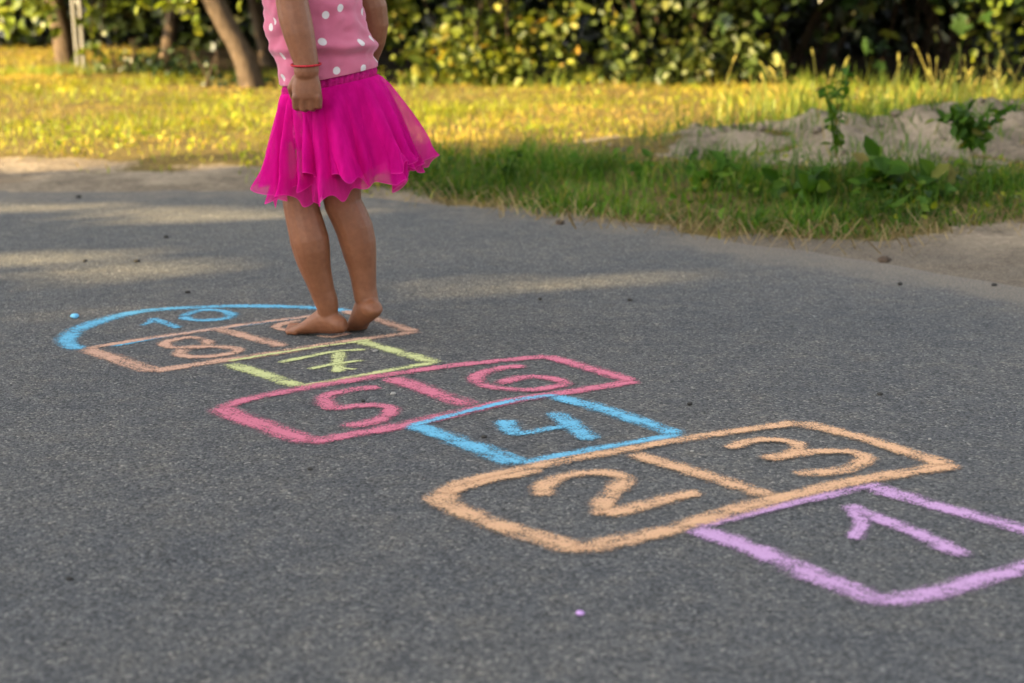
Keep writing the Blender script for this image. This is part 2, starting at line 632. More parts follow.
xs_, ys_, zs_ = scatter(170000, -1.2, 5, 3.6, 8.4, verge_keep)
n = len(xs_)
ln = R.uniform(.035, .145, n) * (1 + 1.2 * np.array([fbm(a, b, 2.0, 2, 21.) for a, b in zip(xs_, ys_)]))
v, f = blades(xs_, ys_, zs_, ln, R.uniform(.003, .0065, n), R.uniform(.2, 1.7, n))
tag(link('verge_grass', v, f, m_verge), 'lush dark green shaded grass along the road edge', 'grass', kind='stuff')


def verge_leaf(x, y):
    return verge_keep(x, y) * float(smooth01(.0, .2, fbm(x, y, 2.7, 2, 81.)))


xs_, ys_, zs_ = scatter(9000, -1.2, 5, 3.6, 8.4, verge_leaf)
v, f = leaves(np.stack([xs_, ys_, zs_ + R.uniform(.01, .09, len(xs_))], 1), R.uniform(.02, .06, len(xs_)), (-.2, -.3, .9), .7, aspect=.6)
tag(link('verge_ground_cover', v, f, m_verge), 'small leafy ground cover mixed into the shaded verge grass', 'ground cover', kind='stuff')

# lumps of dry earth and litter on the sandy bank
mb = MB()
for i in range(520):
    x, y = random.uniform(-.1, 4.2), random.uniform(6.2, 8.4)
    if mound_h(x, y) < .03: continue
    r_ = .005 + .028 * random.random() ** 2.5
    q0 = Vector((x, y, terrain_z(x, y) + r_ * .2))
    mb.ball(q0, (r_, r_ * random.uniform(.6, 1), r_ * .6), 6, 4, Matrix.Rotation(random.uniform(0, PI), 3, 'Z'))
tag(mb.build('earth_lumps', simple_mat('earth_lump', (.13, .105, .078, 1), .95, .1, 60, .6, .6)), 'lumps of dry grey brown earth strewn over the sandy mound', 'earth', kind='stuff')
n = 6000
xs_, ys_ = R.uniform(.2, 4.2, n), R.uniform(6.3, 8.3, n)
k = np.array([mound_h(a, b) > .03 and fbm(a, b, 3.0, 2, 44.) > .0 for a, b in zip(xs_, ys_)])
xs_, ys_ = xs_[k], ys_[k]
zs_ = np.array([terrain_z(a, b) for a, b in zip(xs_, ys_)])
v, f = blades(xs_, ys_, zs_, R.uniform(.04, .15, len(xs_)), R.uniform(.003, .006, len(xs_)), R.uniform(.2, 1.6, len(xs_)))
tag(link('mound_grass', v, f, m_verge), 'sparse thin grass tufts growing on the sandy mound', 'grass', kind='stuff')


def tall_keep(x, y):
    c = 8.75 + .12 * (x - 1)
    return float(smooth01(.7, 1.6, x)) * math.exp(-((y - c) / .5) ** 2) * (.4 + .6 * float(smooth01(-.2, .2, fbm(x, y, 1.8, 2, 31.))))


xs_, ys_, zs_ = scatter(9000, .6, 4.6, 7.8, 10.2, tall_keep)
n = len(xs_)
v1, f1 = blades(xs_, ys_, zs_, R.uniform(.08, .30, n), R.uniform(.005, .010, n), R.uniform(.05, .9, n))
tag(link('tall_grass', v1, f1, m_tall), 'tall sunlit grass standing behind the sandy mound', 'grass', kind='stuff')
mb = MB()
for i in range(170):
    x = random.uniform(1.0, 4.2)
    y = 8.75 + .12 * (x - 1) + random.gauss(0, .3)
    z = terrain_z(x, y)
    hgt_ = random.choice((1, .8, .6)) * random.uniform(.16, .38)
    a = random.uniform(0, 2 * PI)
    ln_ = random.uniform(.02, .14)
    tip = Vector((x + math.cos(a) * ln_, y + math.sin(a) * ln_, z + hgt_))
    mid = Vector((x, y, z)).lerp(tip, .6) + Vector((0, 0, .03))
    mb.tube([(x, y, z), mid, tip], [.0025, .002, .0015], 4, False)
    d = (tip - mid).normalized()
    L = random.uniform(.03, .06)
    mb.tube([tip, tip + d * L * .5 - Vector((0, 0, .004)), tip + d * L - Vector((0, 0, .012))], [.004, .006, .003], 6)
tag(mb.build('foxtail_grass', m_seed), 'sunlit foxtail grass with pale bushy seed heads behind the mound', 'grass', kind='stuff')

# rough grass at the foot of the bushes
def rough_keep(x, y):
    if not inview(x, y): return 0
    c = 11.25 if x > -1.4 else 12.3
    return math.exp(-((y - c) / .22) ** 2) * float(smooth01(-.12, .25, fbm(x, y, 1.9, 2, 57.)))


xs_, ys_, zs_ = scatter(16000, -3.4, 4.6, 10.6, 12.9, rough_keep)
n = len(xs_)
hv_ = np.array([.5 + 1.2 * max(0, fbm(a, b, 2.6, 2, 58.) + .25) for a, b in zip(xs_, ys_)])
v, f = blades(xs_, ys_, zs_, R.uniform(.05, .2, n) * hv_, R.uniform(.005, .010, n), R.uniform(.05, 1.2, n))
tag(link('rough_grass', v, f, m_tall), 'rough green grass growing ragged at the foot of the bushes', 'grass', kind='stuff')

# dry straw lying along the road edge
n = 700
xs_ = R.uniform(-.6, 3, n)
ys_ = np.array([float(grass_edge(a)) for a in xs_]) + R.normal(-.06, .09, n)
k = np.array([fbm(a, b, 2.2, 2, 41.) for a, b in zip(xs_, ys_)]) > -.02
xs_, ys_ = xs_[k], ys_[k]
n = len(xs_)
zs_ = np.array([max(terrain_z(a, b), .0) for a, b in zip(xs_, ys_)]) + .004
v, f = blades(xs_, ys_, zs_, R.uniform(.05, .2, n), R.uniform(.002, .005, n), R.uniform(1.45, 1.62, n))
tag(link('straw', v, f, m_straw), 'dry straw scattered on the dirt along the grass edge', 'straw', kind='stuff')

def cluster_points(n, blobs, spread=.16, per=14):
    """leaf centres gathered in twig-sized clumps inside ellipsoid blobs (centre, radii, weight)"""
    w = np.array([b[2] for b in blobs], float)
    w /= w.sum()
    nc = max(1, n // per)
    pick = R.choice(len(blobs), nc, p=w)
    d = R.normal(0, 1, (nc, 3))
    d /= np.linalg.norm(d, axis=1)[:, None]
    r = R.uniform(.25, 1, nc) ** .45
    cc = np.array([blobs[i][0] for i in pick]) + d * r[:, None] * np.array([blobs[i][1] for i in pick])
    pts = np.repeat(cc, per, axis=0)
    return pts + R.normal(0, spread, pts.shape) * np.array((1, 1, .7))


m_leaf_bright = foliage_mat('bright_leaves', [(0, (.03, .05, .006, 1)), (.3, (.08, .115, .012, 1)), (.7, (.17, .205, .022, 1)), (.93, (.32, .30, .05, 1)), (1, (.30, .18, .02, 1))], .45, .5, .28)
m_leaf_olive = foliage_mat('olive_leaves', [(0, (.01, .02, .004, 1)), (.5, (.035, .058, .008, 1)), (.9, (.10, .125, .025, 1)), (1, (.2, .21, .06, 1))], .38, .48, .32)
m_leaf_dark = foliage_mat('dark_leaves', [(0, (.006, .012, .003, 1)), (.6, (.012, .022, .005, 1)), (1, (.024, .036, .008, 1))], .3, .35, .5)  # blacker than real ivy: part of the hollow's deep shade is in this colour
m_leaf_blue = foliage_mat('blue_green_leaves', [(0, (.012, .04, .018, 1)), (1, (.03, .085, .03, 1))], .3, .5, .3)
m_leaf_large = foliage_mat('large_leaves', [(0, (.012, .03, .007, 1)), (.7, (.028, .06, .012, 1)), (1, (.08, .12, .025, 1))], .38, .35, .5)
m_leaf_tree = foliage_mat('tree_leaves', [(0, (.08, .12, .015, 1)), (.5, (.15, .21, .025, 1)), (1, (.24, .27, .045, 1))], .5, .38, .5)

m_bark, nt, out = mat_new('bark')
p = pos(nt)
mp = N(nt, 'ShaderNodeMapping')
mp.inputs['Scale'].default_value = (1, 1, .22)
nt.links.new(p, mp.inputs[0])
b1 = noise_n(nt, 45, 5, .65, mp.outputs[0])
b2 = noise_n(nt, 4, 3, .6, p)
principled(nt, out, mixc(nt, .4, ramp(nt, b1, [(.3, (.02, .014, .010, 1)), (.7, (.115, .08, .052, 1))]), ramp(nt, b2, [(.35, (.03, .021, .014, 1)), (.65, (.12, .085, .056, 1))])), .9, .2, b1, .8, .02)
m_stem = simple_mat('stem_bark', (.045, .03, .02, 1), .9, .2, 60, .4, .4)
m_post = simple_mat('weathered_post', (.15, .145, .135, 1), .65, .4, 30, .25, .2)


def stems(parent, base, n, hgt_, spread, r=.012):
    for i in range(n):
        mb = MB()
        a = random.uniform(0, 2 * PI)
        b = Vector(base) + Vector((random.uniform(-spread, spread), random.uniform(-.25, .25), 0))
        b.z = terrain_z(b.x, b.y) - .02
        pts = [b]
        d = Vector((math.cos(a) * .3, math.sin(a) * .2, 1))
        for k in range(4):
            d += Vector((random.uniform(-.25, .25), random.uniform(-.2, .2), 0))
            pts.append(pts[-1] + d.normalized() * hgt_ / 4)
        mb.tube(pts, [r * k_ for k_ in (.8, .7, .55, .4, .25)], 6, False)
        mb.build('stem', m_stem, parent)


def shrub(name, label, cat, loc, blobs, n, size, mat, up=(-.3, -.55, .6), per=14, spread=.13, lobed=False, nst=14, sh=1.6, extra=None, group=None, sspread=None, gap=None):
    loc = Vector(loc)
    r = root(name, loc, label, cat, group)
    c = cluster_points(n, blobs, spread, per)
    if gap is not None:                          # open pockets between the leafy clumps
        c = c[np.array([noise.noise(Vector(q) * 2.6) + .4 * noise.noise(Vector(q) * 7) > gap for q in c])]
    if extra is not None: c = np.concatenate([c, extra])
    zg = -.02
    c = c[c[:, 2] > zg + .02]
    v, f = leaves(c, size[0] + (size[1] - size[0]) * R.random(len(c)) ** 1.5, up, .75, LOBE if lobed else LEAF, LOBE_F if lobed else LEAF_F)
    link('foliage', v, f, mat, r)
    stems(r, loc, nst, sh, sspread if sspread is not None else max(b[1][0] for b in blobs) * .8)
    return r


def line_blobs(x0, x1, y, z0, z1, ry, nx, jitter=.15):
    out = []
    for i in range(nx):
        x = x0 + (x1 - x0) * (i + .5) / nx
        for z in np.arange(z0, z1, .45):
            out.append(((x + random.uniform(-jitter, jitter), y + random.uniform(-.1, .1) + .06 * (z - z0), z + random.uniform(-.08, .08)),
                        ((x1 - x0) / nx * .62, ry, .30), 1))
    return out


BG = P(0, 88, 11).y
# sunlit creeping bush in the middle, right behind the girl
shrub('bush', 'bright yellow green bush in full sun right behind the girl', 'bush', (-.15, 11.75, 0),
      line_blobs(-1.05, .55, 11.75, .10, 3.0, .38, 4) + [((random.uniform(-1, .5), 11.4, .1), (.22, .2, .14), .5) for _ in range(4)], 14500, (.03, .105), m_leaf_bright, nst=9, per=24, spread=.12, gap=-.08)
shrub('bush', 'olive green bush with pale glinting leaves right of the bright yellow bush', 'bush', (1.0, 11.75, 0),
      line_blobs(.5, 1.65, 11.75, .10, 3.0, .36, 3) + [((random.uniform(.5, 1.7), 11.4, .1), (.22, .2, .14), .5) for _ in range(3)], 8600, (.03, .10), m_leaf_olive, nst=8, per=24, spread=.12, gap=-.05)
# dark bushes on the right whose overhang, out of view, is shaped to darken a hollow
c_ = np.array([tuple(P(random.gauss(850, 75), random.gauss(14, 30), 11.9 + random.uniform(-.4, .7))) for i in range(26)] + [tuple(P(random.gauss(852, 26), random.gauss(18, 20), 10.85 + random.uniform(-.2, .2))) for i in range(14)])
c_ = np.concatenate([c_, np.stack([R.uniform(.8, 5.0, 5200), R.uniform(11.0, 14.6, 5200), R.uniform(.66, 1.25, 5200)], 1)])  # unseen slab of leaves added over the right hollow to block the sun
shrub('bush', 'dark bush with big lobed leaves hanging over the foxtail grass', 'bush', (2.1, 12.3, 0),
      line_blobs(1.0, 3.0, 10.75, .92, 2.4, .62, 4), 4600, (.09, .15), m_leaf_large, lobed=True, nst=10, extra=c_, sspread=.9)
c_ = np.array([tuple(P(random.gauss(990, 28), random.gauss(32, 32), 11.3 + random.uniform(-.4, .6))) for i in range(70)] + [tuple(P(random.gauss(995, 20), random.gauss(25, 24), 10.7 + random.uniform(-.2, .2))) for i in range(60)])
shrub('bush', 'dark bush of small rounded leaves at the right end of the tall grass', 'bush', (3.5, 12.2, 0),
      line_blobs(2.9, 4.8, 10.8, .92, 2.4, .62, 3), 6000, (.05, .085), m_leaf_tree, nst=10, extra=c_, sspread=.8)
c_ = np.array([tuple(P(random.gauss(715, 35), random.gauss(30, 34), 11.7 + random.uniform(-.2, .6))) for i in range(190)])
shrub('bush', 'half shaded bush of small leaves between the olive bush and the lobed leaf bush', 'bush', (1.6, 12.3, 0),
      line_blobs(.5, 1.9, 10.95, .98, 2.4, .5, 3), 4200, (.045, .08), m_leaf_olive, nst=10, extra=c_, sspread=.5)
# deep shade behind: dense hedges of small dark leaves
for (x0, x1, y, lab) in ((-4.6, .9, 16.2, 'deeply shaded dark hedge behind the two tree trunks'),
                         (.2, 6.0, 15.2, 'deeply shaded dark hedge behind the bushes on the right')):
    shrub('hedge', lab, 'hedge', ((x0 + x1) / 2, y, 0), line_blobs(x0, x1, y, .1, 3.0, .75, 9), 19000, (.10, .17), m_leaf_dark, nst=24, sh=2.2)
shrub('bush', 'blue green bush far behind the lawn left of the tree trunk', 'bush', (-5.2, 17.2, 0),
      line_blobs(-7.2, -3.6, 17.2, .1, 3.0, .7, 5), 7000, (.09, .15), m_leaf_blue, nst=20, sh=2.2)

# low plants at the foot of the hollow
for i, (px, py, lab) in enumerate(((118, 76, 'low leafy weed clump at the lawn edge right of the grey posts'),
                                   (150, 78, 'low green weed clump midway between the two tree trunks'),
                                   (180, 82, 'low yellow green weed clump left of the leaning trunk'),
                                   (232, 92, 'small weed clump at the foot of the leaning trunk'))):
    g = at(px, py)
    shrub('weed', lab, 'weed', (g.x, g.y, 0), [((g.x, g.y, .07), (.22, .15, .09), 1)], 110, (.03, .065), m_leaf_large, nst=5, sh=.25, spread=.06, per=8)


# low broad-leaved ground cover in the lawn
def cover_keep(x, y):
    if not inview(x, y) or y < float(grass_edge(x)) + .02: return 0
    return (1 - sand_mask(x, y)) * (1 - under(x, y)) * float(smooth01(.08, .25, fbm(x, y * .6, 1.9, 2, 71.))) * (1.0 if x < -.4 else .5)


xs_, ys_, zs_ = scatter(16000, -5, 4, 5.5, 12.5, cover_keep)
v, f = leaves(np.stack([xs_, ys_, zs_ + R.uniform(.01, .05, len(xs_))], 1), R.uniform(.012, .032, len(xs_)), (-.2, -.3, .9), .6)
tag(link('ground_cover', v, f, m_lawn_green), 'low broad leaved clover growing in patches through the lawn', 'ground cover', kind='stuff')

# ------------------------------------------------------------------ trees
LIT = [(at(a, b), rx, ry) for a, b, rx, ry in ((620, 287, .40, .11), (560, 299, .25, .04), (735, 284, .25, .06), (700, 308, .20, .0), (70, 254, .5, .05), (20, 274, .4, .03), (235, 216, .5, .10),
                                               (90, 210, .35, .06), (15, 310, .2, .03))]


def thin_out(c):
    """open up the gaps through which the low sun reaches the road"""
    t = c[:, 2] / -SD.z
    g = c[:, :2] + np.array((SD.x, SD.y))[None] * t[:, None]
    keep = np.ones(len(c), bool)
    for p_, rx, ry in LIT:
        d = ((g[:, 0] - p_.x) / (rx + .3)) ** 2 + ((g[:, 1] - p_.y) / (ry + .2)) ** 2
        gx = c[:, 0] + SD.x * (4.15 - c[:, 1]) / SD.y
        gz = c[:, 2] + SD.z * (4.15 - c[:, 1]) / SD.y
        girl_ray = (np.abs(gx + .4) < .36) & (gz < 1.0)
        keep &= ~((d < 1) & (R.random(len(c)) < .95) & ~girl_ray)
    return c[keep]


def tree(label, base, tops, r0, blobs, n, size, mat, extra=None, branches=6, name='tree', lobed=False, group=None, rnd_up=(-.3, -.45, .6), spread=.2, low=None):
    base = Vector(base)
    r = root(name, base, label, 'tree', group)
    mb = MB()
    pts = [base + Vector((0, 0, -.1))] + [Vector(t) for t in tops]
    pts = catmull(pts, .12)
    m = len(pts)
    rad = [r0 * (1.0 - .45 * i / m) + (r0 * .35 * math.exp(-i / 1.5)) for i in range(m)]
    mb.tube(pts, rad, 12, False)
    # light knots on the bark
    for i in range(len(mb.v)):
        q = mb.v[i]
        mb.v[i] = q + Vector((noise.noise(q * 7), noise.noise(q * 7 + Vector((9, 2, 1))), 0)) * r0 * .22
    mb.build('trunk', m_bark, r)
    mb = MB()
    for b in range(branches):
        s_ = pts[int(m * random.uniform(.45, .98))]
        tgt = Vector(blobs[b % len(blobs)][0]) + Vector((random.uniform(-.4, .4), random.uniform(-.3, .3), random.uniform(-.2, .3)))
        mid = s_.lerp(tgt, .5) + Vector((0, 0, .25))
        mb.tube(catmull([s_, mid, tgt], .2), .03, 6, False)
    if extra is not None:
        for k in range(0, len(extra), 9):
            e = Vector(extra[k])
            s_ = Vector((e.x + random.uniform(-.1, .1), e.y + .1, 1.3))
            mb.tube([s_, s_.lerp(e, .6) + Vector((.03, 0, 0)), e], [.008, .006, .003], 5, False)
    mb.build('branch', m_bark, r)
    c = cluster_points(n, blobs, spread, 16)
    if extra is not None: c = np.concatenate([c, extra])
    if low is not None: c = np.concatenate([c, low])
    if base.x < -10: c = thin_out(c)
    v, f = leaves(c, R.uniform(size[0], size[1], len(c)), rnd_up, .8)
    link('crown', v, f, mat, r)
    return r


def hang(spots, y):
    out = []
    for px, py, sx, sy, k in spots:
        for i in range(k):
            out.append(tuple(P(random.gauss(px, sx), random.gauss(py, sy), y + random.uniform(-.25, .25))))
    return np.array(out)


# left tree: trunk at the far left beside the grey posts
b0 = at(69, 68)
yb = b0.y
ex = hang([(20, 6, 18, 8, 40), (45, 12, 8, 8, 14), (5, 18, 8, 8, 10), (98, 14, 8, 11, 16), (91, 36, 4, 12, 10), (118, 3, 14, 4, 9), (100, 62, 5, 4, 3)], 12.4)
tree('upright tree with a brown trunk beside the two grey posts', (b0.x, b0.y, 0), [P(62, 30, yb), P(54, 0, yb), (b0.x - .15, yb, 1.4), (b0.x - .1, yb, 2.6)], .078,
     [((b0.x - .6, 12.6, 1.75), (1.0, .9, .75), 2), ((b0.x + .6, 12.5, 1.7), (.9, .9, .7), 2), ((b0.x, 13, 2.8), (1.4, 1.2, .8), 2), ((b0.x - 2.3, 13.2, 2.3), (1.2, 1.0, .9), 2), ((b0.x - 1.0, 13.4, 3.3), (1.5, 1.1, .8), 1), ((b0.x + .3, 14.2, 1.7), (.8, 1.0, .6), 3), ((b0.x - .9, 14.6, 1.8), (.9, 1.0, .7), 3)], 12500, (.07, .12), m_leaf_tree, ex)  # crown widened left and back, out of view, to shade the hedge and hollow
b0 = at(257, 93)
yb = b0.y
SHADE_ROOF = np.stack([R.uniform(-3.05, -.9, 3800), R.uniform(12.1, 15.6, 3800), R.uniform(.64, 1.3, 3800)], 1)  # unseen leaf slab added above the left hollow to keep it dark
ex = hang([(180, 2, 7, 5, 9), (193, 20, 3, 6, 6), (135, 4, 6, 3, 4)], 11.4)
tree('leaning tree with a bare slanted trunk left of the girl', (b0.x, b0.y, 0), [P(245, 60, yb), P(226, 25, yb), P(208, -8, yb), (b0.x - .62, yb + .1, 1.2), (b0.x - .9, yb + .2, 2.3)], .068,
     [((b0.x - 1.5, 11.7, 1.25), (.9, .5, .6), 2), ((b0.x - .3, 11.7, 1.3), (.9, .5, .62), 2), ((b0.x + .5, 11.7, 1.4), (.7, .5, .6), 1), ((b0.x - 1.5, 12.8, 1.5), (1.0, .8, .5), 2), ((b0.x - .3, 12.8, 1.5), (1.0, .8, .5), 2), ((b0.x - .9, 13.9, 1.6), (1.6, .8, .5), 2), ((b0.x - .9, 15.2, 1.7), (1.7, .9, .5), 2), ((b0.x - .5, 12.4, 2.5), (1.5, 1.2, .8), 2)], 15500, (.06, .11), m_leaf_tree, ex, low=SHADE_ROOF)  # low and rear crown masses shaped to shut light out of the hollow
# slender shaded stems in the hollow
for (px, py, dx, lab) in ((165, 62, .1, 'thin shaded brown tree stem in the dark hollow left of the leaning trunk'),
                          (272, 70, -.12, 'thin shaded tree stem in the dark hollow behind the girl')):
    g = at(px, py)
    tree(lab, (g.x, g.y, 0), [(g.x + dx, g.y, .6), (g.x + dx * 1.5, g.y, 1.5), (g.x + dx, g.y, 2.4)], .05,
         [((g.x, g.y, 2.6), (.9, .8, .6), 1)], 1500, (.08, .13), m_leaf_dark, branches=3, name='small_tree')

# posts
for (x0, y0, x1, y1, lab) in ((73, 0, 79, 71, 'left thin grey post close beside the brown tree trunk'),
                              (80, 0, 85, 74, 'right thin pale post of the pair beside the brown tree trunk')):
    g = at(x1, y1)
    t = P(x0, y0, g.y)
    mb = MB()
    d = (t - g) / (t.z - g.z)
    mb.tube([g - d * .1, g + d * .5, g + d * 1.0, g + d * 1.9], [.019, .018, .018, .017], 8)
    tag(mb.build('post', m_post, origin=g), lab, 'post')

# the trees behind the photographer whose shade lies over the road
def far_tree(x, y, h, lab, wy, low):
    g = Vector((x, y, -.07))
    bl = []
    k = 9
    dz = (h - low) / k
    for i in range(k):
        z = low + dz * (i + .5)
        bl.append(((x + random.uniform(-.3, .3), y + random.uniform(-.15, .15), z), (1.3, wy * random.uniform(.88, 1.02), dz * 1.05), 1))
    tree(lab, g, [(x + .1, y, 1.5), (x - .1, y, h * .5), (x, y, h * .8)], .16, bl, int(1700 * (h - low) * wy / 2.0), (.14, .22), m_leaf_olive, branches=7, spread=.24,
         group='trees along the near side of the road')


NEAR = [(-13.6, .05, 9.0, 1.5), (-13.2, -2.1, 9.4, 1.6), (-13.4, -4.5, 9.0, 1.6), (-13.0, -6.9, 8.6, 1.6), (-16.8, -1.5, 9.6, 1.5), (-17.2, -3.4, 9.2, 1.6), (-16.6, -5.9, 9.0, 1.6)]
for i, (x, y, h, wy) in enumerate(NEAR):
    far_tree(x, y, h, 'tall leafy tree on the near side of the road, left of the photographer', wy, .3)

# ------------------------------------------------------------------ weeds on the mound and the verge
def weed(px, py, hgt_, nl, size, lab, mat, cat='weed', wide=.5, asp=.6):
    g = at(px, py)
    for _ in range(4):
        g = at(px, py, terrain_z(g.x, g.y))
    r = root('weed', g, lab, cat)
    cs, ss = [], []
    for k in range(max(3, nl // 8)):
        mb = MB()
        a = random.uniform(0, 2 * PI)
        s_ = random.uniform(.3, 1) * wide * hgt_
        tip = g + Vector((math.cos(a) * s_, math.sin(a) * s_, hgt_ * random.uniform(.6, 1)))
        mid = g.lerp(tip, .5) + Vector((0, 0, hgt_ * .12))
        pts = catmull([g - Vector((0, 0, .02)), mid, tip], hgt_ / 8)
        mb.tube(pts, .0025, 5, False)
        mb.build('stem', m_verge, r)
        for j in range(nl // max(3, nl // 8)):
            q = pts[int(random.uniform(.2, .999) * len(pts))]
            cs.append(tuple(q)); ss.append(random.uniform(*size))
    v, f = leaves(cs, ss, (-.2, -.4, .6), .7, aspect=asp, droop=.1)
    link('foliage', v, f, mat, r)
    return r


weed(836, 152, .32, 64, (.03, .055), 'tall leafy weed on the left end of the sandy mound', m_verge, wide=.3)
weed(972, 146, .15, 190, (.03, .055), 'bushy dark green weed on top of the sandy mound', m_verge, wide=1.0)
weed(884, 197, .15, 34, (.07, .11), 'broad leaved weed in front of the sandy mound', m_verge, wide=.7, asp=.75)
weed(921, 200, .13, 26, (.06, .10), 'broad leaved weed with long pointed leaves right of the bigger broad leaved weed', m_verge, wide=.7)
weed(800, 205, .10, 40, (.05, .09), 'low spreading weed in the verge grass left of the mound weeds', m_verge, wide=1.2, asp=.8)
weed(505, 182, .12, 46, (.03, .05), 'feathery green weed at the start of the verge grass near the skirt', m_verge, wide=.8)
weed(640, 182, .12, 30, (.03, .05), 'thin upright weed in the middle of the verge grass', m_verge, wide=.4)
weed(705, 190, .11, 40, (.05, .08), 'spreading weed in the verge grass halfway to the low weed by the mound', m_verge, wide=1.1)

# ------------------------------------------------------------------ small stones and crumbs
def pebble(p, r, mat, name, lab, cat, group=None):
    mb = MB()
    mb.ball(Vector(p) + Vector((0, 0, r * .42)), (r, r * random.uniform(.6, .95), r * .55), 9, 6, Matrix.Rotation(random.uniform(0, PI), 3, 'Z'))
    s_ = random.uniform(0, 50)
    mb.v = [q + Vector((noise.noise(q * 90 + Vector((s_, 0, 0))), noise.noise(q * 90 + Vector((0, s_, 0))), 0)) * r * .35 for q in mb.v]
    return tag(mb.build(name, mat, origin=p), lab, cat, group)


m_peb = simple_mat('dark_stone', (.035, .033, .03, 1), .85, .3, 200, .5, .4)
m_clod = simple_mat('earth_clod', (.075, .055, .04, 1), .95, .1, 120, .4, .6)
m_crumb_b = simple_mat('blue_chalk_crumb', (.16, .45, .70, 1), .95, .1, 200, .2, .3)
m_crumb_p = simple_mat('purple_chalk_crumb', (.5, .3, .6, 1), .95, .1, 200, .2, .3)
m_crumb_w = simple_mat('pale_grit', (.26, .25, .23, 1), .95, .1, 200, .2, .3)
for px, py, r in ((363, 402, .006), (690, 405, .007), (630, 301, .007), (79, 198, .012), (166, 238, .010), (85, 262, .008),
                  (137, 262, .009), (484, 438, .006), (188, 293, .007), (540, 300, .007), (900, 285, .009),
                  (994, 286, .008), (70, 580, .005), (310, 470, .005), (880, 395, .006)):
    pebble(at(px, py), r, m_peb, 'pebble', 'small dark pebble lying on the grey asphalt', 'pebble', 'pebbles on the road')
for px, py, r in ((393, 395, .006), (692, 452, .004), (375, 352, .006), (930, 440, .004), (240, 500, .003)):
    pebble(at(px, py), r, m_crumb_w, 'pebble', 'tiny pale pebble lying on the grey asphalt', 'pebble', 'pale grit on the road')
pebble(at(75, 318), .011, m_crumb_b, 'chalk_crumb', 'pale blue chalk crumb outside the left end of the blue arc', 'chalk')
pebble(at(580, 615), .006, m_crumb_p, 'chalk_crumb', 'tiny purple chalk crumb on bare asphalt left of the purple square', 'chalk')
g = at(884, 262)
pebble((g.x, g.y, -.004), .022, m_clod, 'dirt_clod', 'flat dark clod of earth on the dirt beside the road', 'clod')
g = at(560, 224)
pebble((g.x, g.y, -.004), .018, m_clod, 'dirt_clod', 'small dark clod of earth at the grass edge right of the girl', 'clod')

# ------------------------------------------------------------------ chalk hopscotch
def chalk_mat(name, col, col2):
    m, nt, out = mat_new(name)
    uv = nt.nodes.new('ShaderNodeUVMap').outputs[0]
    sx = N(nt, 'ShaderNodeSeparateXYZ')
    nt.links.new(uv, sx.inputs[0])
    p = pos(nt)
    cap = N(nt, 'ShaderNodeAttribute', attribute_name='cap')           # rounded stroke ends
    edge = math_n(nt, 'SQRT', math_n(nt, 'ADD', math_n(nt, 'MULTIPLY', sx.outputs[0], sx.outputs[0]), math_n(nt, 'MULTIPLY', cap.outputs['Fac'], cap.outputs['Fac'])))
    wob = noise_n(nt, 38, 4, .7, p)
    fine = noise_n(nt, 300, 3, .65, p)
    vor = N(nt, 'ShaderNodeTexVoronoi', inputs={'Scale': 230.0})
    nt.links.new(p, vor.inputs['Vector'])
    # coverage: thick in the middle of the stroke, thinning out at its sides, broken up by the grain of the asphalt
    mp = N(nt, 'ShaderNodeMapping')
    mp.inputs['Scale'].default_value = (4.5, 5.0, 1)
    nt.links.new(uv, mp.inputs[0])
    streak = noise_n(nt, 1.0, 3, .6, mp.outputs[0])                     # runs of the stick along the stroke
    e2 = math_n(nt, 'ADD', edge, math_n(nt, 'MULTIPLY', math_n(nt, 'SUBTRACT', wob, .5), .5))
    cov = maprange(nt, e2, .0, 1.05, 1.0, 0.0)
    cov = math_n(nt, 'MULTIPLY', cov, maprange(nt, noise_n(nt, 16, 4, .7, p), .3, .7, .62, 1.12))
    cov = math_n(nt, 'MULTIPLY', cov, maprange(nt, streak, .32, .6, .84, 1.06))
    fn2 = noise_n(nt, 620, 2, .6, p)
    gr = math_n(nt, 'ADD', math_n(nt, 'MULTIPLY', fine, .45), math_n(nt, 'ADD', math_n(nt, 'MULTIPLY', fn2, .25), math_n(nt, 'MULTIPLY', math_n(nt, 'SUBTRACT', .9, vor.outputs['Distance']), .45)))
    th = maprange(nt, cov, 0, 1, .94, .23, False)
    al = maprange(nt, gr, math_n(nt, 'SUBTRACT', th, .27), math_n(nt, 'ADD', th, .27))
    al = math_n(nt, 'MULTIPLY', al, maprange(nt, cov, 0.0, .5))
    al = math_n(nt, 'MULTIPLY', al, .9)
    c = ramp(nt, fn2, [(.3, col2), (.65, col)])
    d = nt.nodes.new('ShaderNodeBsdfDiffuse')
    d.inputs['Roughness'].default_value = .6
    nt.links.new(c, d.inputs['Color'])
    t = nt.nodes.new('ShaderNodeBsdfTransparent')
    mx = nt.nodes.new('ShaderNodeMixShader')
    nt.links.new(al, mx.inputs[0])
    nt.links.new(t.outputs[0], mx.inputs[1]); nt.links.new(d.outputs[0], mx.inputs[2])
    nt.links.new(mx.outputs[0], out.inputs['Surface'])
    return m


CK = {'orange': chalk_mat('orange_chalk', (.66, .41, .245, 1), (.52, .31, .18, 1)),
      'peach': chalk_mat('peach_chalk', (.58, .365, .265, 1), (.46, .28, .195, 1)),
      'purple': chalk_mat('purple_chalk', (.54, .335, .55, 1), (.42, .25, .44, 1)),
      'pink': chalk_mat('pink_chalk', (.59, .19, .26, 1), (.46, .135, .19, 1)),
      'blue': chalk_mat('blue_chalk', (.17, .45, .62, 1), (.11, .35, .52, 1)),
      'yellow': chalk_mat('yellow_chalk', (.56, .58, .28, 1), (.44, .46, .20, 1))}
ZC = [.0012]


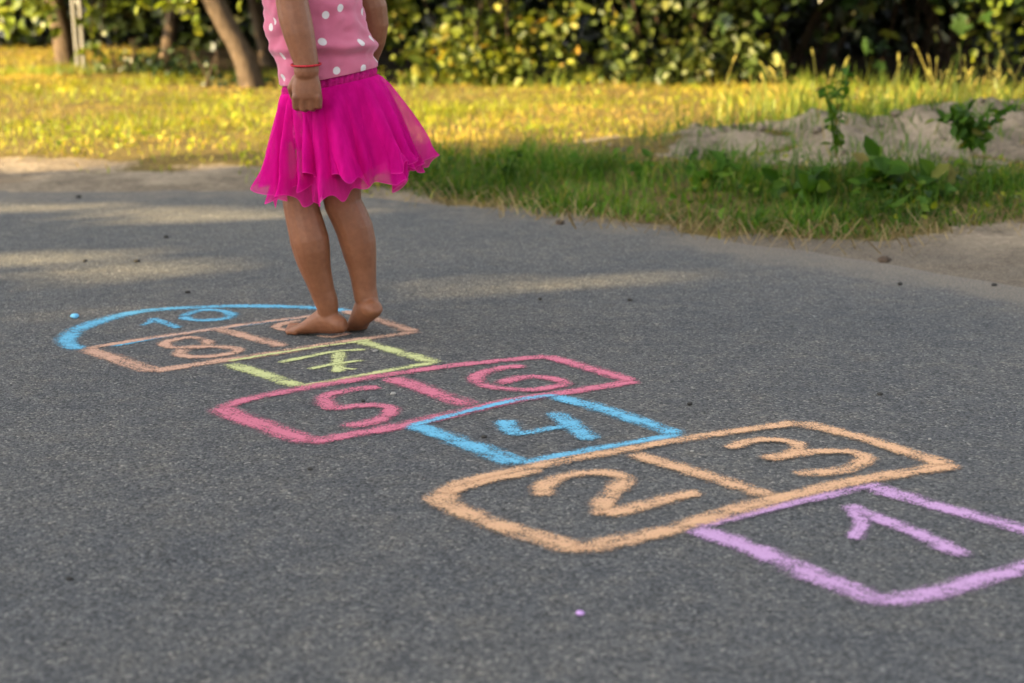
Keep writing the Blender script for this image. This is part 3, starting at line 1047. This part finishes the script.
def strokes(name, polys, mat, parent):
    """each poly: (list of pixels, half width in m [, curved])"""
    V, F, U, K = [], [], [], []
    for poly in polys:
        pts, hw = poly[0], poly[1] * 1.38
        curved = poly[2] if len(poly) > 2 else len(pts) > 2
        g = [at(*q) for q in pts]
        g[0] = g[0] + (g[0] - g[1]).normalized() * hw * .45
        g[-1] = g[-1] + (g[-1] - g[-2]).normalized() * hw * .55
        if curved: g = catmull(g, .012)
        else: g = [q for a, b in zip(g[:-1], g[1:]) for q in catmull([a, b], .012)[:-1]] + [g[-1]]
        z = ZC[0]
        ZC[0] += .00005
        n = len(g)
        seed = random.uniform(0, 90)
        arc_ = [0]
        for i in range(1, n): arc_.append(arc_[-1] + (g[i] - g[i - 1]).length)
        b = len(V)
        for i in range(n):
            t = (g[min(i + 2, n - 1)] - g[max(i - 2, 0)])
            t.normalize()
            s_ = Vector((-t.y, t.x, 0))
            L = arc_[i]
            w = hw * (1 + .2 * noise.noise(Vector((L * 7, seed, 0))))
            c = g[i] + s_ * (.006 * noise.noise(Vector((L * 5, seed, 5))))
            d = min(L, arc_[-1] - L)
            for k, uu in enumerate((-1, -.5, 0, .5, 1)):
                q = c + s_ * w * uu
                V.append(Vector((q.x, q.y, z)))
                U.append((uu, L))
                K.append(max(0.0, 1 - d / hw))
        for i in range(n - 1):
            for k in range(4):
                a = b + i * 5 + k
                F.append((a, a + 5, a + 6, a + 1))
    o = link(name, V, F, mat, parent, uv=U)
    o.data.attributes.new('cap', 'FLOAT', 'POINT').data.foreach_set('value', K)
    return o


hop = root('hopscotch', at(480, 420), 'hopscotch grid with numbers drawn in coloured chalk on the asphalt road', 'chalk drawing')


def cell(lab, mat, polys, digits):
    o = strokes('chalk_outline', polys, CK[mat], hop)
    o['label'] = lab
    for d, dm, dl in digits:
        q = strokes('numeral', d, CK[dm], o)
        q['label'] = dl
    return o


# 10 : blue arc
cell('blue chalk arc round the number 10', 'blue',
     [([(80, 350), (70, 345), (68, 338), (78, 329), (100, 321), (140, 312), (190, 308), (250, 306.5), (310, 308), (352, 312), (372, 316)], .031),
      ([(108, 347), (180, 334), (240, 326), (322, 315)], .018)],
     [([([(142, 326), (149, 323), (153, 318.5)], .013), ([(152, 318.5), (162, 323), (177, 328.5)], .019),
        ([(183, 317), (196, 311.5), (215, 310.5), (231, 314), (228, 318.5), (210, 320.5), (192, 320), (183, 317)], .022)], 'blue', 'number 10 in blue chalk')])
# 8 and 9 : peach
cell('peach chalk double box with the numbers 8 and 9', 'peach',
     [([(86, 349.5), (160, 337), (240, 325.5), (318, 315.5)], .022), ([(84, 349), (118, 360), (154, 372)], .034), ([(151, 372), (230, 360), (320, 346), (416, 332)], .028),
      ([(216, 329), (250, 338), (284, 346.5)], .030), ([(345, 311), (385, 322), (412, 332)], .030)],
     [([([(204, 340), (190, 338), (172, 341), (164, 345), (176, 348), (196, 347), (209, 345.5), (204, 340)], .022),
        ([(188, 349), (180, 354), (192, 357.5), (220, 356), (238, 351.5), (228, 348), (206, 347), (188, 349)], .024)], 'peach', 'number 8 in peach chalk'),
      ([([(303, 321), (285, 323.5), (276, 328), (290, 331), (308, 327)], .019), ([(318, 336), (332, 337.5), (350, 334)], .016)], 'peach', 'number 9 in peach chalk, mostly under the feet')])
# 7 : yellow
cell('yellow green chalk box with the number 7', 'yellow',
     [([(229, 364), (262, 375), (300, 387)], .030), ([(358, 341), (395, 352), (436, 364)], .030), ([(300, 387), (360, 376.5), (436, 363)], .020), ([(229, 362), (300, 350.5), (370, 340)], .013)],
     [([([(278, 363.5), (310, 357), (340, 352), (366, 350.5)], .015), ([(341, 352.5), (337, 361), (338, 373)], .021), ([(309, 370), (335, 365), (363, 361.5)], .015), ([(338, 366), (346, 369.5), (356, 370)], .010)], 'yellow', 'number 7 in yellow green chalk')])
# 5 and 6 : pink
cell('pink chalk double box with the numbers 5 and 6', 'pink',
     [([(219, 409), (260, 398), (340, 383), (440, 368), (548, 357)], .027), ([(218, 408), (260, 425), (312, 443)], .040), ([(308, 444), (400, 426), (500, 404), (580, 391), (637, 382)], .029),
      ([(390, 378), (425, 391), (472, 406)], .036), ([(545, 357), (590, 369), (632, 382)], .030)],
     [([([(382, 388), (355, 391), (332, 395.5), (326, 401), (333, 410.5)], .027), ([(331, 411), (352, 407.5), (378, 406.5), (391, 409), (386, 417), (366, 424), (342, 427)], .027)], 'pink', 'number 5 in pink chalk'),
      ([([(527, 367), (500, 369), (478, 376), (480, 384), (502, 389.5), (530, 391), (556, 387.5), (562, 383), (545, 379), (520, 379), (498, 385)], .025)], 'pink', 'number 6 in pink chalk')])
# 4 : blue
cell('blue chalk box with the number 4', 'blue',
     [([(410, 426), (465, 444), (522, 465)], .034), ([(552, 397), (612, 413), (678, 435)], .032), ([(410, 427), (470, 412), (520, 401), (556, 396)], .017), ([(522, 465), (590, 452), (680, 436)], .022)],
     [([([(504, 421), (510, 428), (518, 436)], .027), ([(516, 436), (545, 431), (570, 427)], .021), ([(556, 413), (570, 425), (589, 441)], .030)], 'blue', 'number 4 in blue chalk')])
# 1 : purple
cell('purple chalk box with the number 1', 'purple',
     [([(690, 529), (760, 555), (830, 584), (880, 604)], .032), ([(868, 487), (930, 505), (1024, 531), (1080, 547)], .031), ([(876, 604), (940, 594), (1024, 570), (1110, 549)], .034), ([(696, 529), (760, 512), (830, 495), (880, 485)], .020)],
     [([([(846, 506), (900, 529), (966, 558)], .026), ([(852, 510), (860, 524), (854, 541)], .019)], 'purple', 'number 1 in purple chalk')])
# 2 and 3 : orange
cell('orange chalk double box with the numbers 2 and 3', 'orange',
     [([(440, 498), (470, 483), (540, 466), (620, 452), (720, 435), (798, 424)], .026), ([(450, 494), (490, 482), (540, 471)], .020), ([(441, 494), (450, 507), (510, 530), (582, 552)], .036), ([(578, 552), (660, 534), (760, 505), (860, 482), (955, 466)], .032),
      ([(630, 455), (690, 472), (768, 497)], .032), ([(795, 424), (870, 442), (948, 466)], .030)],
     [([([(547, 498), (542, 490), (556, 481), (585, 475), (614, 475.5), (624, 481), (616, 492), (602, 506), (602, 517)], .027), ([(603, 517), (640, 507), (698, 494)], .027)], 'orange', 'number 2 in orange chalk'),
      ([([(728, 450), (752, 442.5), (780, 441.5), (798, 446), (797, 453), (766, 461)], .024), ([(766, 461), (812, 453.5), (850, 453.5), (866, 460), (852, 470), (820, 475), (794, 474.5)], .026)], 'orange', 'number 3 in orange chalk')])

# ------------------------------------------------------------------ the girl
Y0 = 4.10
m_skin, nt, out = mat_new('skin')
p = pos(nt)
n1 = noise_n(nt, 14, 4, .6, p)
n2 = noise_n(nt, 90, 3, .6, p)
sk = mixc(nt, .4, ramp(nt, n1, [(.3, (.165, .060, .026, 1)), (.7, (.245, .096, .044, 1))]), ramp(nt, n2, [(.3, (.135, .052, .025, 1)), (.7, (.235, .10, .05, 1))]))
bs = principled(nt, out, sk, .5, .35, n2, .08, .004)
bs.inputs['Subsurface Weight'].default_value = .12
bs.inputs['Subsurface Radius'].default_value = (.012, .005, .003)
bs.inputs['Subsurface Scale'].default_value = 1.0

mb = MB()
FW = Vector((-.77, .64, 0))          # where she faces
LF = Vector((-.64, -.77, 0))         # her left


def limb(samples, n=16, squash=1.0):
    """samples: (px, py, y, width in px)"""
    pts = [P(a, b, y) for a, b, y, w in samples]
    rad = [w / 2 * y / CP / FPX * .985 for a, b, y, w in samples]
    mb.tube(pts, rad, n)


def foot(ball_pt, dirv, lift, sc, side):
    """foot standing on its ball; lift = heel raised (radians)"""
    d = Vector(dirv).normalized()
    lat = Vector((-d.y, d.x, 0)) * side       # towards the little toe
    rot = Matrix.Rotation(lift, 3, Vector((0, 0, 1)).cross(d) * 1.0)
    B = .112

    def X(u, v, w):
        q = d * (u - B) + lat * v + Vector((0, 0, w))
        if u < B: q = rot @ q
        return Vector(ball_pt) + q * sc
    sec = [(-.004, 0, .020, .010, .012), (.004, 0, .021, .020, .019), (.02, 0, .026, .0245, .026), (.042, 0, .034, .0245, .034), (.062, 0, .032, .0235, .031),
           (.084, .001, .025, .025, .024), (.104, .002, .018, .028, .0175), (.122, .002, .0135, .029, .0130), (.135, .002, .0105, .026, .0100), (.142, .002, .0095, .020, .008)]
    rings = []
    for u, v, w, rw, rh in sec:
        c = X(u, v, w)
        rings.append((c, (X(u, v + rw, w) - c), (X(u, v, w + rh) - c)))
    mb.loft(rings, 18)
    for k, (v, L, r) in enumerate(((-.0185, .163, .0098), (-.005, .161, .0075), (.006, .157, .0070), (.016, .151, .0066), (.0245, .144, .0062))):
        mb.tube([X(.122, v, r * 1.1), X(L * .5 + .122 * .5, v, r * 1.25), X(L, v, r * 1.0)], [r, r * .95, r], 10)
    return X(.034, 0, .05), X(.034, 0, .075)


nf = at(305, 334)
a1, a2 = foot((nf.x, nf.y, .0), (-.90, .43, 0), .10, .95, 1)
ff = at(358, 332)
b1_, b2_ = foot((ff.x, ff.y, .0), (-.52, .85, 0), .50, 1.0, -1)
yn, yf = nf.y - .0, Y0 + .07


def ankle_px(p_):
    # pixel of a world point
    v_ = p_ - Vector((0, 0, CH))
    cx, cy, cz = v_.x, v_.y * CP - v_.z * SP, v_.y * SP + v_.z * CP
    return (W / 2 + FPX * cx / cy, H / 2 - FPX * cz / cy)


print('ankles', ankle_px(a1), a1, ankle_px(b1_), b1_)
ny, fy = a1.y, b1_.y
limb([(329, 317, ny, 17), (328, 309, ny, 22), (326, 301, ny, 24.5), (322.5, 291, ny - .002, 25), (319.5, 281, ny - .004, 27.5), (316, 270, ny - .006, 31), (313.5, 260, ny - .008, 35), (311.5, 250, ny - .01, 38), (309.5, 240, ny - .01, 39.5),
      (306.5, 228, ny - .008, 38), (303, 215, ny - .004, 36.5), (301, 204, ny - .002, 36.5), (302, 190, ny, 39), (305, 170, ny, 44), (309, 148, ny, 48), (314, 125, ny, 51), (318, 108, ny, 50)])
limb([(371, 312, fy, 17), (368.5, 305, fy, 22), (366, 297, fy, 24.5), (364.5, 288, fy, 24.5), (363.5, 279, fy, 26), (362, 267, fy, 29), (360, 255, fy, 33.5), (358, 243, fy, 36.5), (354.5, 229, fy, 38), (349, 216, fy, 38),
      (343, 204, fy, 38), (341, 190, fy, 40), (341, 170, fy, 45), (342, 148, fy, 49), (343, 125, fy, 52), (343, 108, fy, 50)])

# torso
TC = [(331, 122, .085, .075), (331, 108, .102, .085), (330, 92, .102, .085), (328, 74, .098, .080), (324, 52, .098, .082), (319, 30, .102, .084), (314, 6, .106, .084), (310, -18, .106, .080), (307, -38, .102, .072), (305, -52, .080, .055), (304, -62, .045, .040)]
AX = (P(313, 0, Y0) - P(329, 76, Y0)).normalized()
TF = (FW - AX * FW.dot(AX)).normalized()
TL = (LF - AX * LF.dot(AX) - TF * LF.dot(TF)).normalized()
rings = [(P(a, b, Y0), TL * w, TF * d) for a, b, w, d in TC]
mb.loft(rings, 24)
# neck and head
nb, hd = P(304, -58, Y0), P(293, -112, Y0)
mb.tube([nb - AX * .03, nb + AX * .05], [.036, .034], 14)
HF = (FW * .93 + Vector((0, 0, -.36))).normalized()
HU = (Vector((0, 0, 1)) - HF * HF.z).normalized()
HL = HU.cross(HF)
HM = Matrix((HL, HF, HU)).transposed()
hc = nb + AX * .115 + FW * .015
mb.ball(hc, (.074, .088, .093), 24, 16, HM)
mb.ball(hc + HF * .045 - HU * .05, (.046, .040, .042), 18, 10, HM)          # jaw
for s_ in (-1, 1):
    mb.ball(hc + HL * .075 * s_ - HU * .012 - HF * .008, (.010, .020, .028), 12, 8, HM)   # ears
    mb.ball(hc + HL * .036 * s_ + HF * .066 - HU * .034, (.024, .018, .022), 12, 8, HM)   # cheeks
mb.tube([hc + HF * .082 + HU * .0, hc + HF * .094 - HU * .026], [.008, .011], 10)          # nose
mb.tube([hc + HF * .080 - HU * .054 - HL * .016, hc + HF * .087 - HU * .052, hc + HF * .080 - HU * .054 + HL * .016], [.004, .006, .004], 8)  # lips
# left arm, hanging
AY = Y0 - .145
limb([(296, -48, AY + .03, 38), (292, -30, AY + .01, 35), (291, -12, AY, 33), (292, 2, AY, 32), (295, 18, AY - .005, 32.5), (299, 34, AY - .01, 31), (303, 50, AY - .012, 27.5), (306, 62, AY - .014, 25), (306.5, 72, AY - .015, 25)])
# right arm, elbow out, forearm in front of the belly
BY = Y0 + .12
limb([(333, -48, BY - .02, 38), (350, -30, BY, 35), (364, -10, BY, 33), (371, 8, BY, 32), (373, 24, BY + .005, 31), (371, 40, BY + .01, 29), (366, 56, BY + .02, 26), (358, 72, BY + .03, 23), (350, 86, BY + .035, 22)])


def hand(wrist, down, back, thumb_side, w=.052):
    """relaxed fist: palm, four curled fingers and a thumb. down = along the hand, back = out of its back"""
    d, bk = Vector(down).normalized(), Vector(back)
    bk = (bk - d * bk.dot(d)).normalized()
    sd = d.cross(bk).normalized() * thumb_side           # towards the thumb
    X = lambda a, s, o: Vector(wrist) + d * a + sd * s + bk * o
    rings = []
    for a, hw, ht in ((-.012, .022, .019), (.006, .026, .018), (.024, .031, .0175), (.042, .0325, .0165), (.054, .030, .0145), (.06, .022, .010)):
        c = X(a, 0, 0)
        rings.append((c, sd * hw, bk * ht))
    mb.loft(rings, 16)
    for k, (s, L, r) in enumerate(((.0242, .90, .0076), (.0082, 1.0, .0079), (-.0080, .95, .0077), (-.0232, .78, .0068))):
        k1 = X(.050, s, .006)
        p1 = X(.050 + .026 * L, s * 1.0, .000)
        p2 = X(.050 + .028 * L, s * .96, -.020)
        p3 = X(.050 + .010 * L, s * .94, -.031)
        p4 = X(.038, s * .92, -.026)
        mb.tube([k1, p1, p2, p3, p4], [r * 1.08, r, r * .95, r * .88, r * .8], 10)
    mb.tube([X(.012, .022, -.006), X(.032, .036, -.014), X(.050, .034, -.026), X(.062, .022, -.034)], [.0115, .0105, .0092, .0078], 10)


w1 = P(306.5, 73, AY - .015)
hand(w1, P(307, 106, AY - .02) - w1, LF * .75 + Vector((.35, -.6, 0)), 1)
w2 = P(348, 90, BY + .035)
hand(w2, P(338, 112, BY + .03) - w2, Vector((.5, .7, 0)), 1)

# one continuous skin
tmp = link('tmp', mb.v, mb.f, m_skin)
bmx = bmesh.new(); bmx.from_mesh(tmp.data)
bmesh.ops.recalc_face_normals(bmx, faces=bmx.faces); bmx.to_mesh(tmp.data); bmx.free()
md = tmp.modifiers.new('r', 'REMESH'); md.mode = 'VOXEL'; md.voxel_size = .0026
md = tmp.modifiers.new('s', 'SMOOTH'); md.factor = .5; md.iterations = 4
dg = bpy.context.evaluated_depsgraph_get()
me = bpy.data.meshes.new_from_object(tmp.evaluated_get(dg))
bpy.data.objects.remove(tmp)
GO = Vector((nf.x + .05, nf.y, 0))
me.transform(Matrix.Translation(-GO))
me.materials.clear(); me.materials.append(m_skin)
me.polygons.foreach_set('use_smooth', [True] * len(me.polygons))
girl = bpy.data.objects.new('person', me)
COL.objects.link(girl)
girl.location = GO
WORLD['person'] = GO
tag(girl, 'barefoot child in a pink polka dot top and magenta tulle skirt on the hopscotch', 'person')

# eyes, hair
m_eye = simple_mat('eye', (.5, .48, .45, 1), .25, .6, 50, .1, 0)
for s_ in (-1, 1):
    e = MB(); e.ball(hc + HL * .030 * s_ + HF * .074 + HU * .004, (.010, .008, .007), 10, 8, HM); e.build('eye', m_eye, girl)
m_hair, nt, out = mat_new('hair')
p = pos(nt)
mp = N(nt, 'ShaderNodeMapping'); mp.inputs['Scale'].default_value = (1, 1, .1)
nt.links.new(p, mp.inputs[0])
hn = noise_n(nt, 260, 3, .6, mp.outputs[0])
principled(nt, out, ramp(nt, hn, [(.3, (.06, .035, .018, 1)), (.7, (.19, .115, .055, 1))]), .45, .4, hn, .6, .004)
hb = MB()
for i in range(150):
    a = random.uniform(0, 2 * PI)
    front = math.cos(a)                        # 1 = forehead
    top = hc + HU * .098 - HF * .01 + HL * random.uniform(-.01, .01)
    q1 = hc + HL * math.sin(a) * .075 + HF * (front * .085 - .008) + HU * .062
    if front > .45:
        pts = [top, q1, hc + HL * math.sin(a) * .078 + HF * front * .094 + HU * .034]
    else:
        q2 = hc + HL * math.sin(a) * .090 + HF * (front * .098 - .01) - HU * .01
        q3 = hc + HL * math.sin(a) * .085 + HF * (front * .090 - .015) - HU * random.uniform(.06, .085)
        pts = [top, q1 + (q1 - hc) * .08, q2, q3]
    hb.tube(catmull(pts, .02), random.uniform(.006, .010), 6)
hb.build('hair', m_hair, girl)

# ---- top
m_top, nt, out = mat_new('polka_dot_jersey')
uv = nt.nodes.new('ShaderNodeUVMap').outputs[0]
vd = N(nt, 'ShaderNodeTexVoronoi', voronoi_dimensions='2D', inputs={'Scale': 1 / .060, 'Randomness': .5})
nt.links.new(uv, vd.inputs['Vector'])
wv = noise_n(nt, 500, 2, .5, pos(nt))
cl = noise_n(nt, 9, 4, .6, pos(nt))
base = ramp(nt, cl, [(.3, (.44, .105, .17, 1)), (.7, (.55, .145, .235, 1))])
dots = maprange(nt, vd.outputs['Distance'], .125, .15, 1, 0)
principled(nt, out, mixc(nt, dots, base, (.62, .57, .56, 1)), .85, .15, wv, .15, .002, **{'Sheen Weight': .25})
TT = [(329, 76, .1155, .102), (328.5, 73.5, .117, .103), (328, 69, .116, .103), (326, 62, .115, .103), (322.5, 48, .115, .102), (317, 30, .117, .101), (312, 6, .118, .098), (309, -18, .116, .091), (307, -38, .108, .080), (305, -50, .088, .064), (304, -56, .058, .050)]
ctr = catmull([P(a, b, Y0) for a, b, w, d in TT], .004)
tt = np.linspace(0, 1, len(ctr))
arc = np.concatenate([[0], np.cumsum([(ctr[i + 1] - ctr[i]).length for i in range(len(ctr) - 1)])])
key = np.array([arc[np.argmin([(c - P(a, b, Y0)).length for c in ctr])] for a, b, w, d in TT])
ws, ds = np.interp(arc, key, [t[2] for t in TT]), np.interp(arc, key, [t[3] for t in TT])
V, F, U = [], [], []
NA = 120
for i, c in enumerate(ctr):
    s_ = arc[i]
    for k in range(NA + 1):
        a = 2 * PI * k / NA
        # folds: two soft sagging rolls above the hem, finer creases at the sides
        ang = a
        sd_ = (.25 + .75 * (1 - math.sin(a)) / 2)
        fold = .015 * math.exp(-((s_ - .062 - .018 * math.sin(ang * 1.0 + 1.2)) / .012) ** 2) + .004 * math.exp(-((s_ - .125 - .03 * math.sin(ang + 2.6)) / .014) ** 2)
        fold *= sd_
        fold -= .005 * sd_ * math.exp(-((s_ - .042 - .018 * math.sin(ang + 1.2)) / .012) ** 2)
        q = c + TL * ws[i] * math.cos(a) + TF * ds[i] * math.sin(a)
        cr = noise.noise(Vector((q.x * 16 + q.z * 13, q.y * 16, q.z * 26 - q.x * 18))) * .0055 + noise.noise(Vector((q.x * 34 + q.z * 26, q.y * 34, q.z * 50 - q.x * 34))) * .0045
        hemw = .0015 * math.sin(7 * a) * math.exp(-s_ / .03)
        nrm = (TL * math.cos(a) / ws[i] + TF * math.sin(a) / ds[i]).normalized()
        q = q + nrm * (fold + cr + hemw)
        V.append(q)
        U.append((a * .105, s_))
for i in range(len(ctr) - 1):
    for k in range(NA):
        a = i * (NA + 1) + k
        F.append((a, a + 1, a + NA + 2, a + NA + 1))
top = link('top', V, F, m_top, girl, uv=U)

# ---- red thread bracelet
m_band = simple_mat('red_thread', (.40, .02, .03, 1), .7, .2, 300, .3, .4)
wc = P(306, 64.5, AY - .014)
wr = 26.5 / 2 * AY / CP / FPX
ax_ = (P(306.5, 72, AY) - P(303, 50, AY)).normalized()
e1 = ax_.cross(Vector((0, 1, 0))).normalized(); e2 = ax_.cross(e1)
mbb = MB()
ring = [wc + (e1 * math.cos(a) + e2 * math.sin(a)) * wr * 1.06 + ax_ * .004 * math.sin(a + 1) for a in np.linspace(0, 2 * PI, 40)]
mbb.tube(ring, .0024, 6, False)
mbb.build('bracelet', m_band, girl)

# ---- skirt
def tulle(name, c0, c1, clear):
    m, nt, out = mat_new(name)
    p = pos(nt)
    mp = N(nt, 'ShaderNodeMapping'); mp.inputs['Scale'].default_value = (1, 1, .25)
    nt.links.new(p, mp.inputs[0])
    n = noise_n(nt, 55, 4, .6, mp.outputs[0])
    c = ramp(nt, n, [(.3, c0), (.7, c1)])
    sx = N(nt, 'ShaderNodeSeparateXYZ')
    nt.links.new(nt.nodes.new('ShaderNodeUVMap').outputs[0], sx.inputs[0])
    hem = maprange(nt, sx.outputs[1], .986, .992)
    c = mixc(nt, hem, c, (.80, .03, .36, 1))
    b = principled(nt, None, c, .8, .05)
    t = nt.nodes.new('ShaderNodeBsdfTranslucent'); nt.links.new(c, t.inputs['Color'])
    m1 = nt.nodes.new('ShaderNodeMixShader'); m1.inputs[0].default_value = .42
    nt.links.new(b.outputs[0], m1.inputs[1]); nt.links.new(t.outputs[0], m1.inputs[2])
    # sheer cloth closes up where it is seen edge on
    lw = nt.nodes.new('ShaderNodeLayerWeight'); lw.inputs['Blend'].default_value = .35
    k = math_n(nt, 'MAXIMUM', maprange(nt, lw.outputs['Facing'], 0, 1, 1 - clear, 1, False), math_n(nt, 'MULTIPLY', hem, .75))
    tr = nt.nodes.new('ShaderNodeBsdfTransparent')
    mx = nt.nodes.new('ShaderNodeMixShader')
    nt.links.new(k, mx.inputs[0])
    nt.links.new(tr.outputs[0], mx.inputs[1]); nt.links.new(m1.outputs[0], mx.inputs[2])
    nt.links.new(mx.outputs[0], out.inputs['Surface'])
    return m


m_tul1 = tulle('magenta_tulle', (.64, .003, .25, 1), (.86, .008, .36, 1), .40)
m_tul2 = tulle('dense_magenta_tulle', (.54, .002, .20, 1), (.74, .005, .30, 1), .0)
m_band2 = simple_mat('magenta_waistband', (.42, .004, .14, 1), .85, .2, 120, .3, .5)


def skirt_layer(name, mat, parent, r_hem, seed, drop, folds, amp, w0=(.112, .099), ruffle=0.0, shift=(0, 0)):
    V, F, U = [], [], []
    NT, NK = 44, 360
    c0 = P(330, 84, Y0)
    c1 = P(345, 190, Y0) + Vector((shift[0], shift[1], 0))
    tx = Vector((1, 0, .16)).normalized()
    ty = Vector((0, 1, 0))
    rs = random.Random(seed)
    ph = [rs.uniform(0, 2 * PI) for _ in range(8)]
    for i in range(NT + 1):
        t = i / NT
        for k in range(NK + 1):
            a = 2 * PI * k / NK
            ca, sa = math.cos(a), math.sin(a)
            # waist follows the body ellipse, hem opens to a wide circle
            wv_ = TL * w0[0] * (TL.x * ca + TL.y * sa) + TF * w0[1] * (TF.x * ca + TF.y * sa)
            nn = math.hypot(TL.x * ca + TL.y * sa, TF.x * ca + TF.y * sa)
            wv_ = wv_ / max(nn, .2)
            flare = t ** .68
            pl = sum(math.sin(f_ * a + ph[j] + 1.2 * math.sin(2 * a + ph[j + 3])) * w_ for j, (f_, w_) in enumerate(zip(folds, (1, .7, .5))))
            pl += .8 * noise.noise(Vector((ca * 4.5 + seed, sa * 4.5, t * 1.6)))
            pl2 = pl * amp * (.12 * min(1, t * 8) + .88 * t ** 1.3)
            rr = r_hem * (1 + .10 * noise.noise(Vector((ca * 1.5 + seed, sa * 1.5, t))))
            hv = tx * ca * rr + ty * sa * rr * .92
            dropk = drop * (1 + .07 * noise.noise(Vector((ca * 2.2, sa * 2.2, seed + 3.0))))
            cc = c0.lerp(c1, t * dropk)
            rad = wv_.lerp(hv, flare)
            q = cc + rad + rad.normalized() * pl2
            if ruffle:
                rf = max(0, (t - .8) / .2)
                q += rad.normalized() * ruffle * rf * math.sin(26 * a + ph[5] + 2 * math.sin(3 * a))
                q.z += ruffle * .8 * rf * math.cos(19 * a + ph[6])
            q.z += .012 * t * math.sin(5 * a + ph[7]) + .006 * t * pl
            V.append(q)
            U.append((k / NK, t))
    for i in range(NT):
        for k in range(NK):
            a = i * (NK + 1) + k
            F.append((a, a + 1, a + NK + 2, a + NK + 1))
    return link(name, V, F, mat, parent, uv=U)


skirt = skirt_layer('skirt', m_tul2, girl, .146, 3, .80, (9, 14, 23), .016)
skirt_layer('tulle_layer', m_tul1, skirt, .158, 8, .97, (8, 13, 21), .020, w0=(.113, .100), ruffle=.010)
skirt_layer('tulle_layer', m_tul1, skirt, .170, 15, .84, (7, 12, 19), .021, w0=(.115, .102), ruffle=.014, shift=(.006, 0))
# gathered waistband
V, F = [], []
NK = 240
for i, (py, g_) in enumerate(((89, .0), (85, .004), (80, .005), (75, .001), (70, -.006))):
    c = P(329.5 - (80 - py) * -.05, py, Y0)
    for k in range(NK + 1):
        a = 2 * PI * k / NK
        pz = .0022 * math.sin(44 * a + math.sin(5 * a) * 2)
        n_ = (TL * math.cos(a) + TF * math.sin(a))
        V.append(c + TL * (.108 + g_ + pz) * math.cos(a) + TF * (.094 + g_ + pz) * math.sin(a))
for i in range(4):
    for k in range(NK):
        a = i * (NK + 1) + k
        F.append((a, a + 1, a + NK + 2, a + NK + 1))
link('waistband', V, F, m_band2, skirt)
# shorts under the skirt
sb = MB()
sb.loft([(P(331, 86, Y0), TL * .104, TF * .088), (P(331, 108, Y0), TL * .105, TF * .088), (P(331, 128, Y0), TL * .098, TF * .080), (P(331, 140, Y0), TL * .060, TF * .060)], 28)
for (px, y_) in (((312, ny)), ((343, fy))):
    c = [P(px, py, y_) for py in (112, 130, 148)]
    sb.tube(c, [.050, .058, .056], 18, False)
sb.build('shorts', m_band2, girl)
print('built', len(bpy.data.objects))
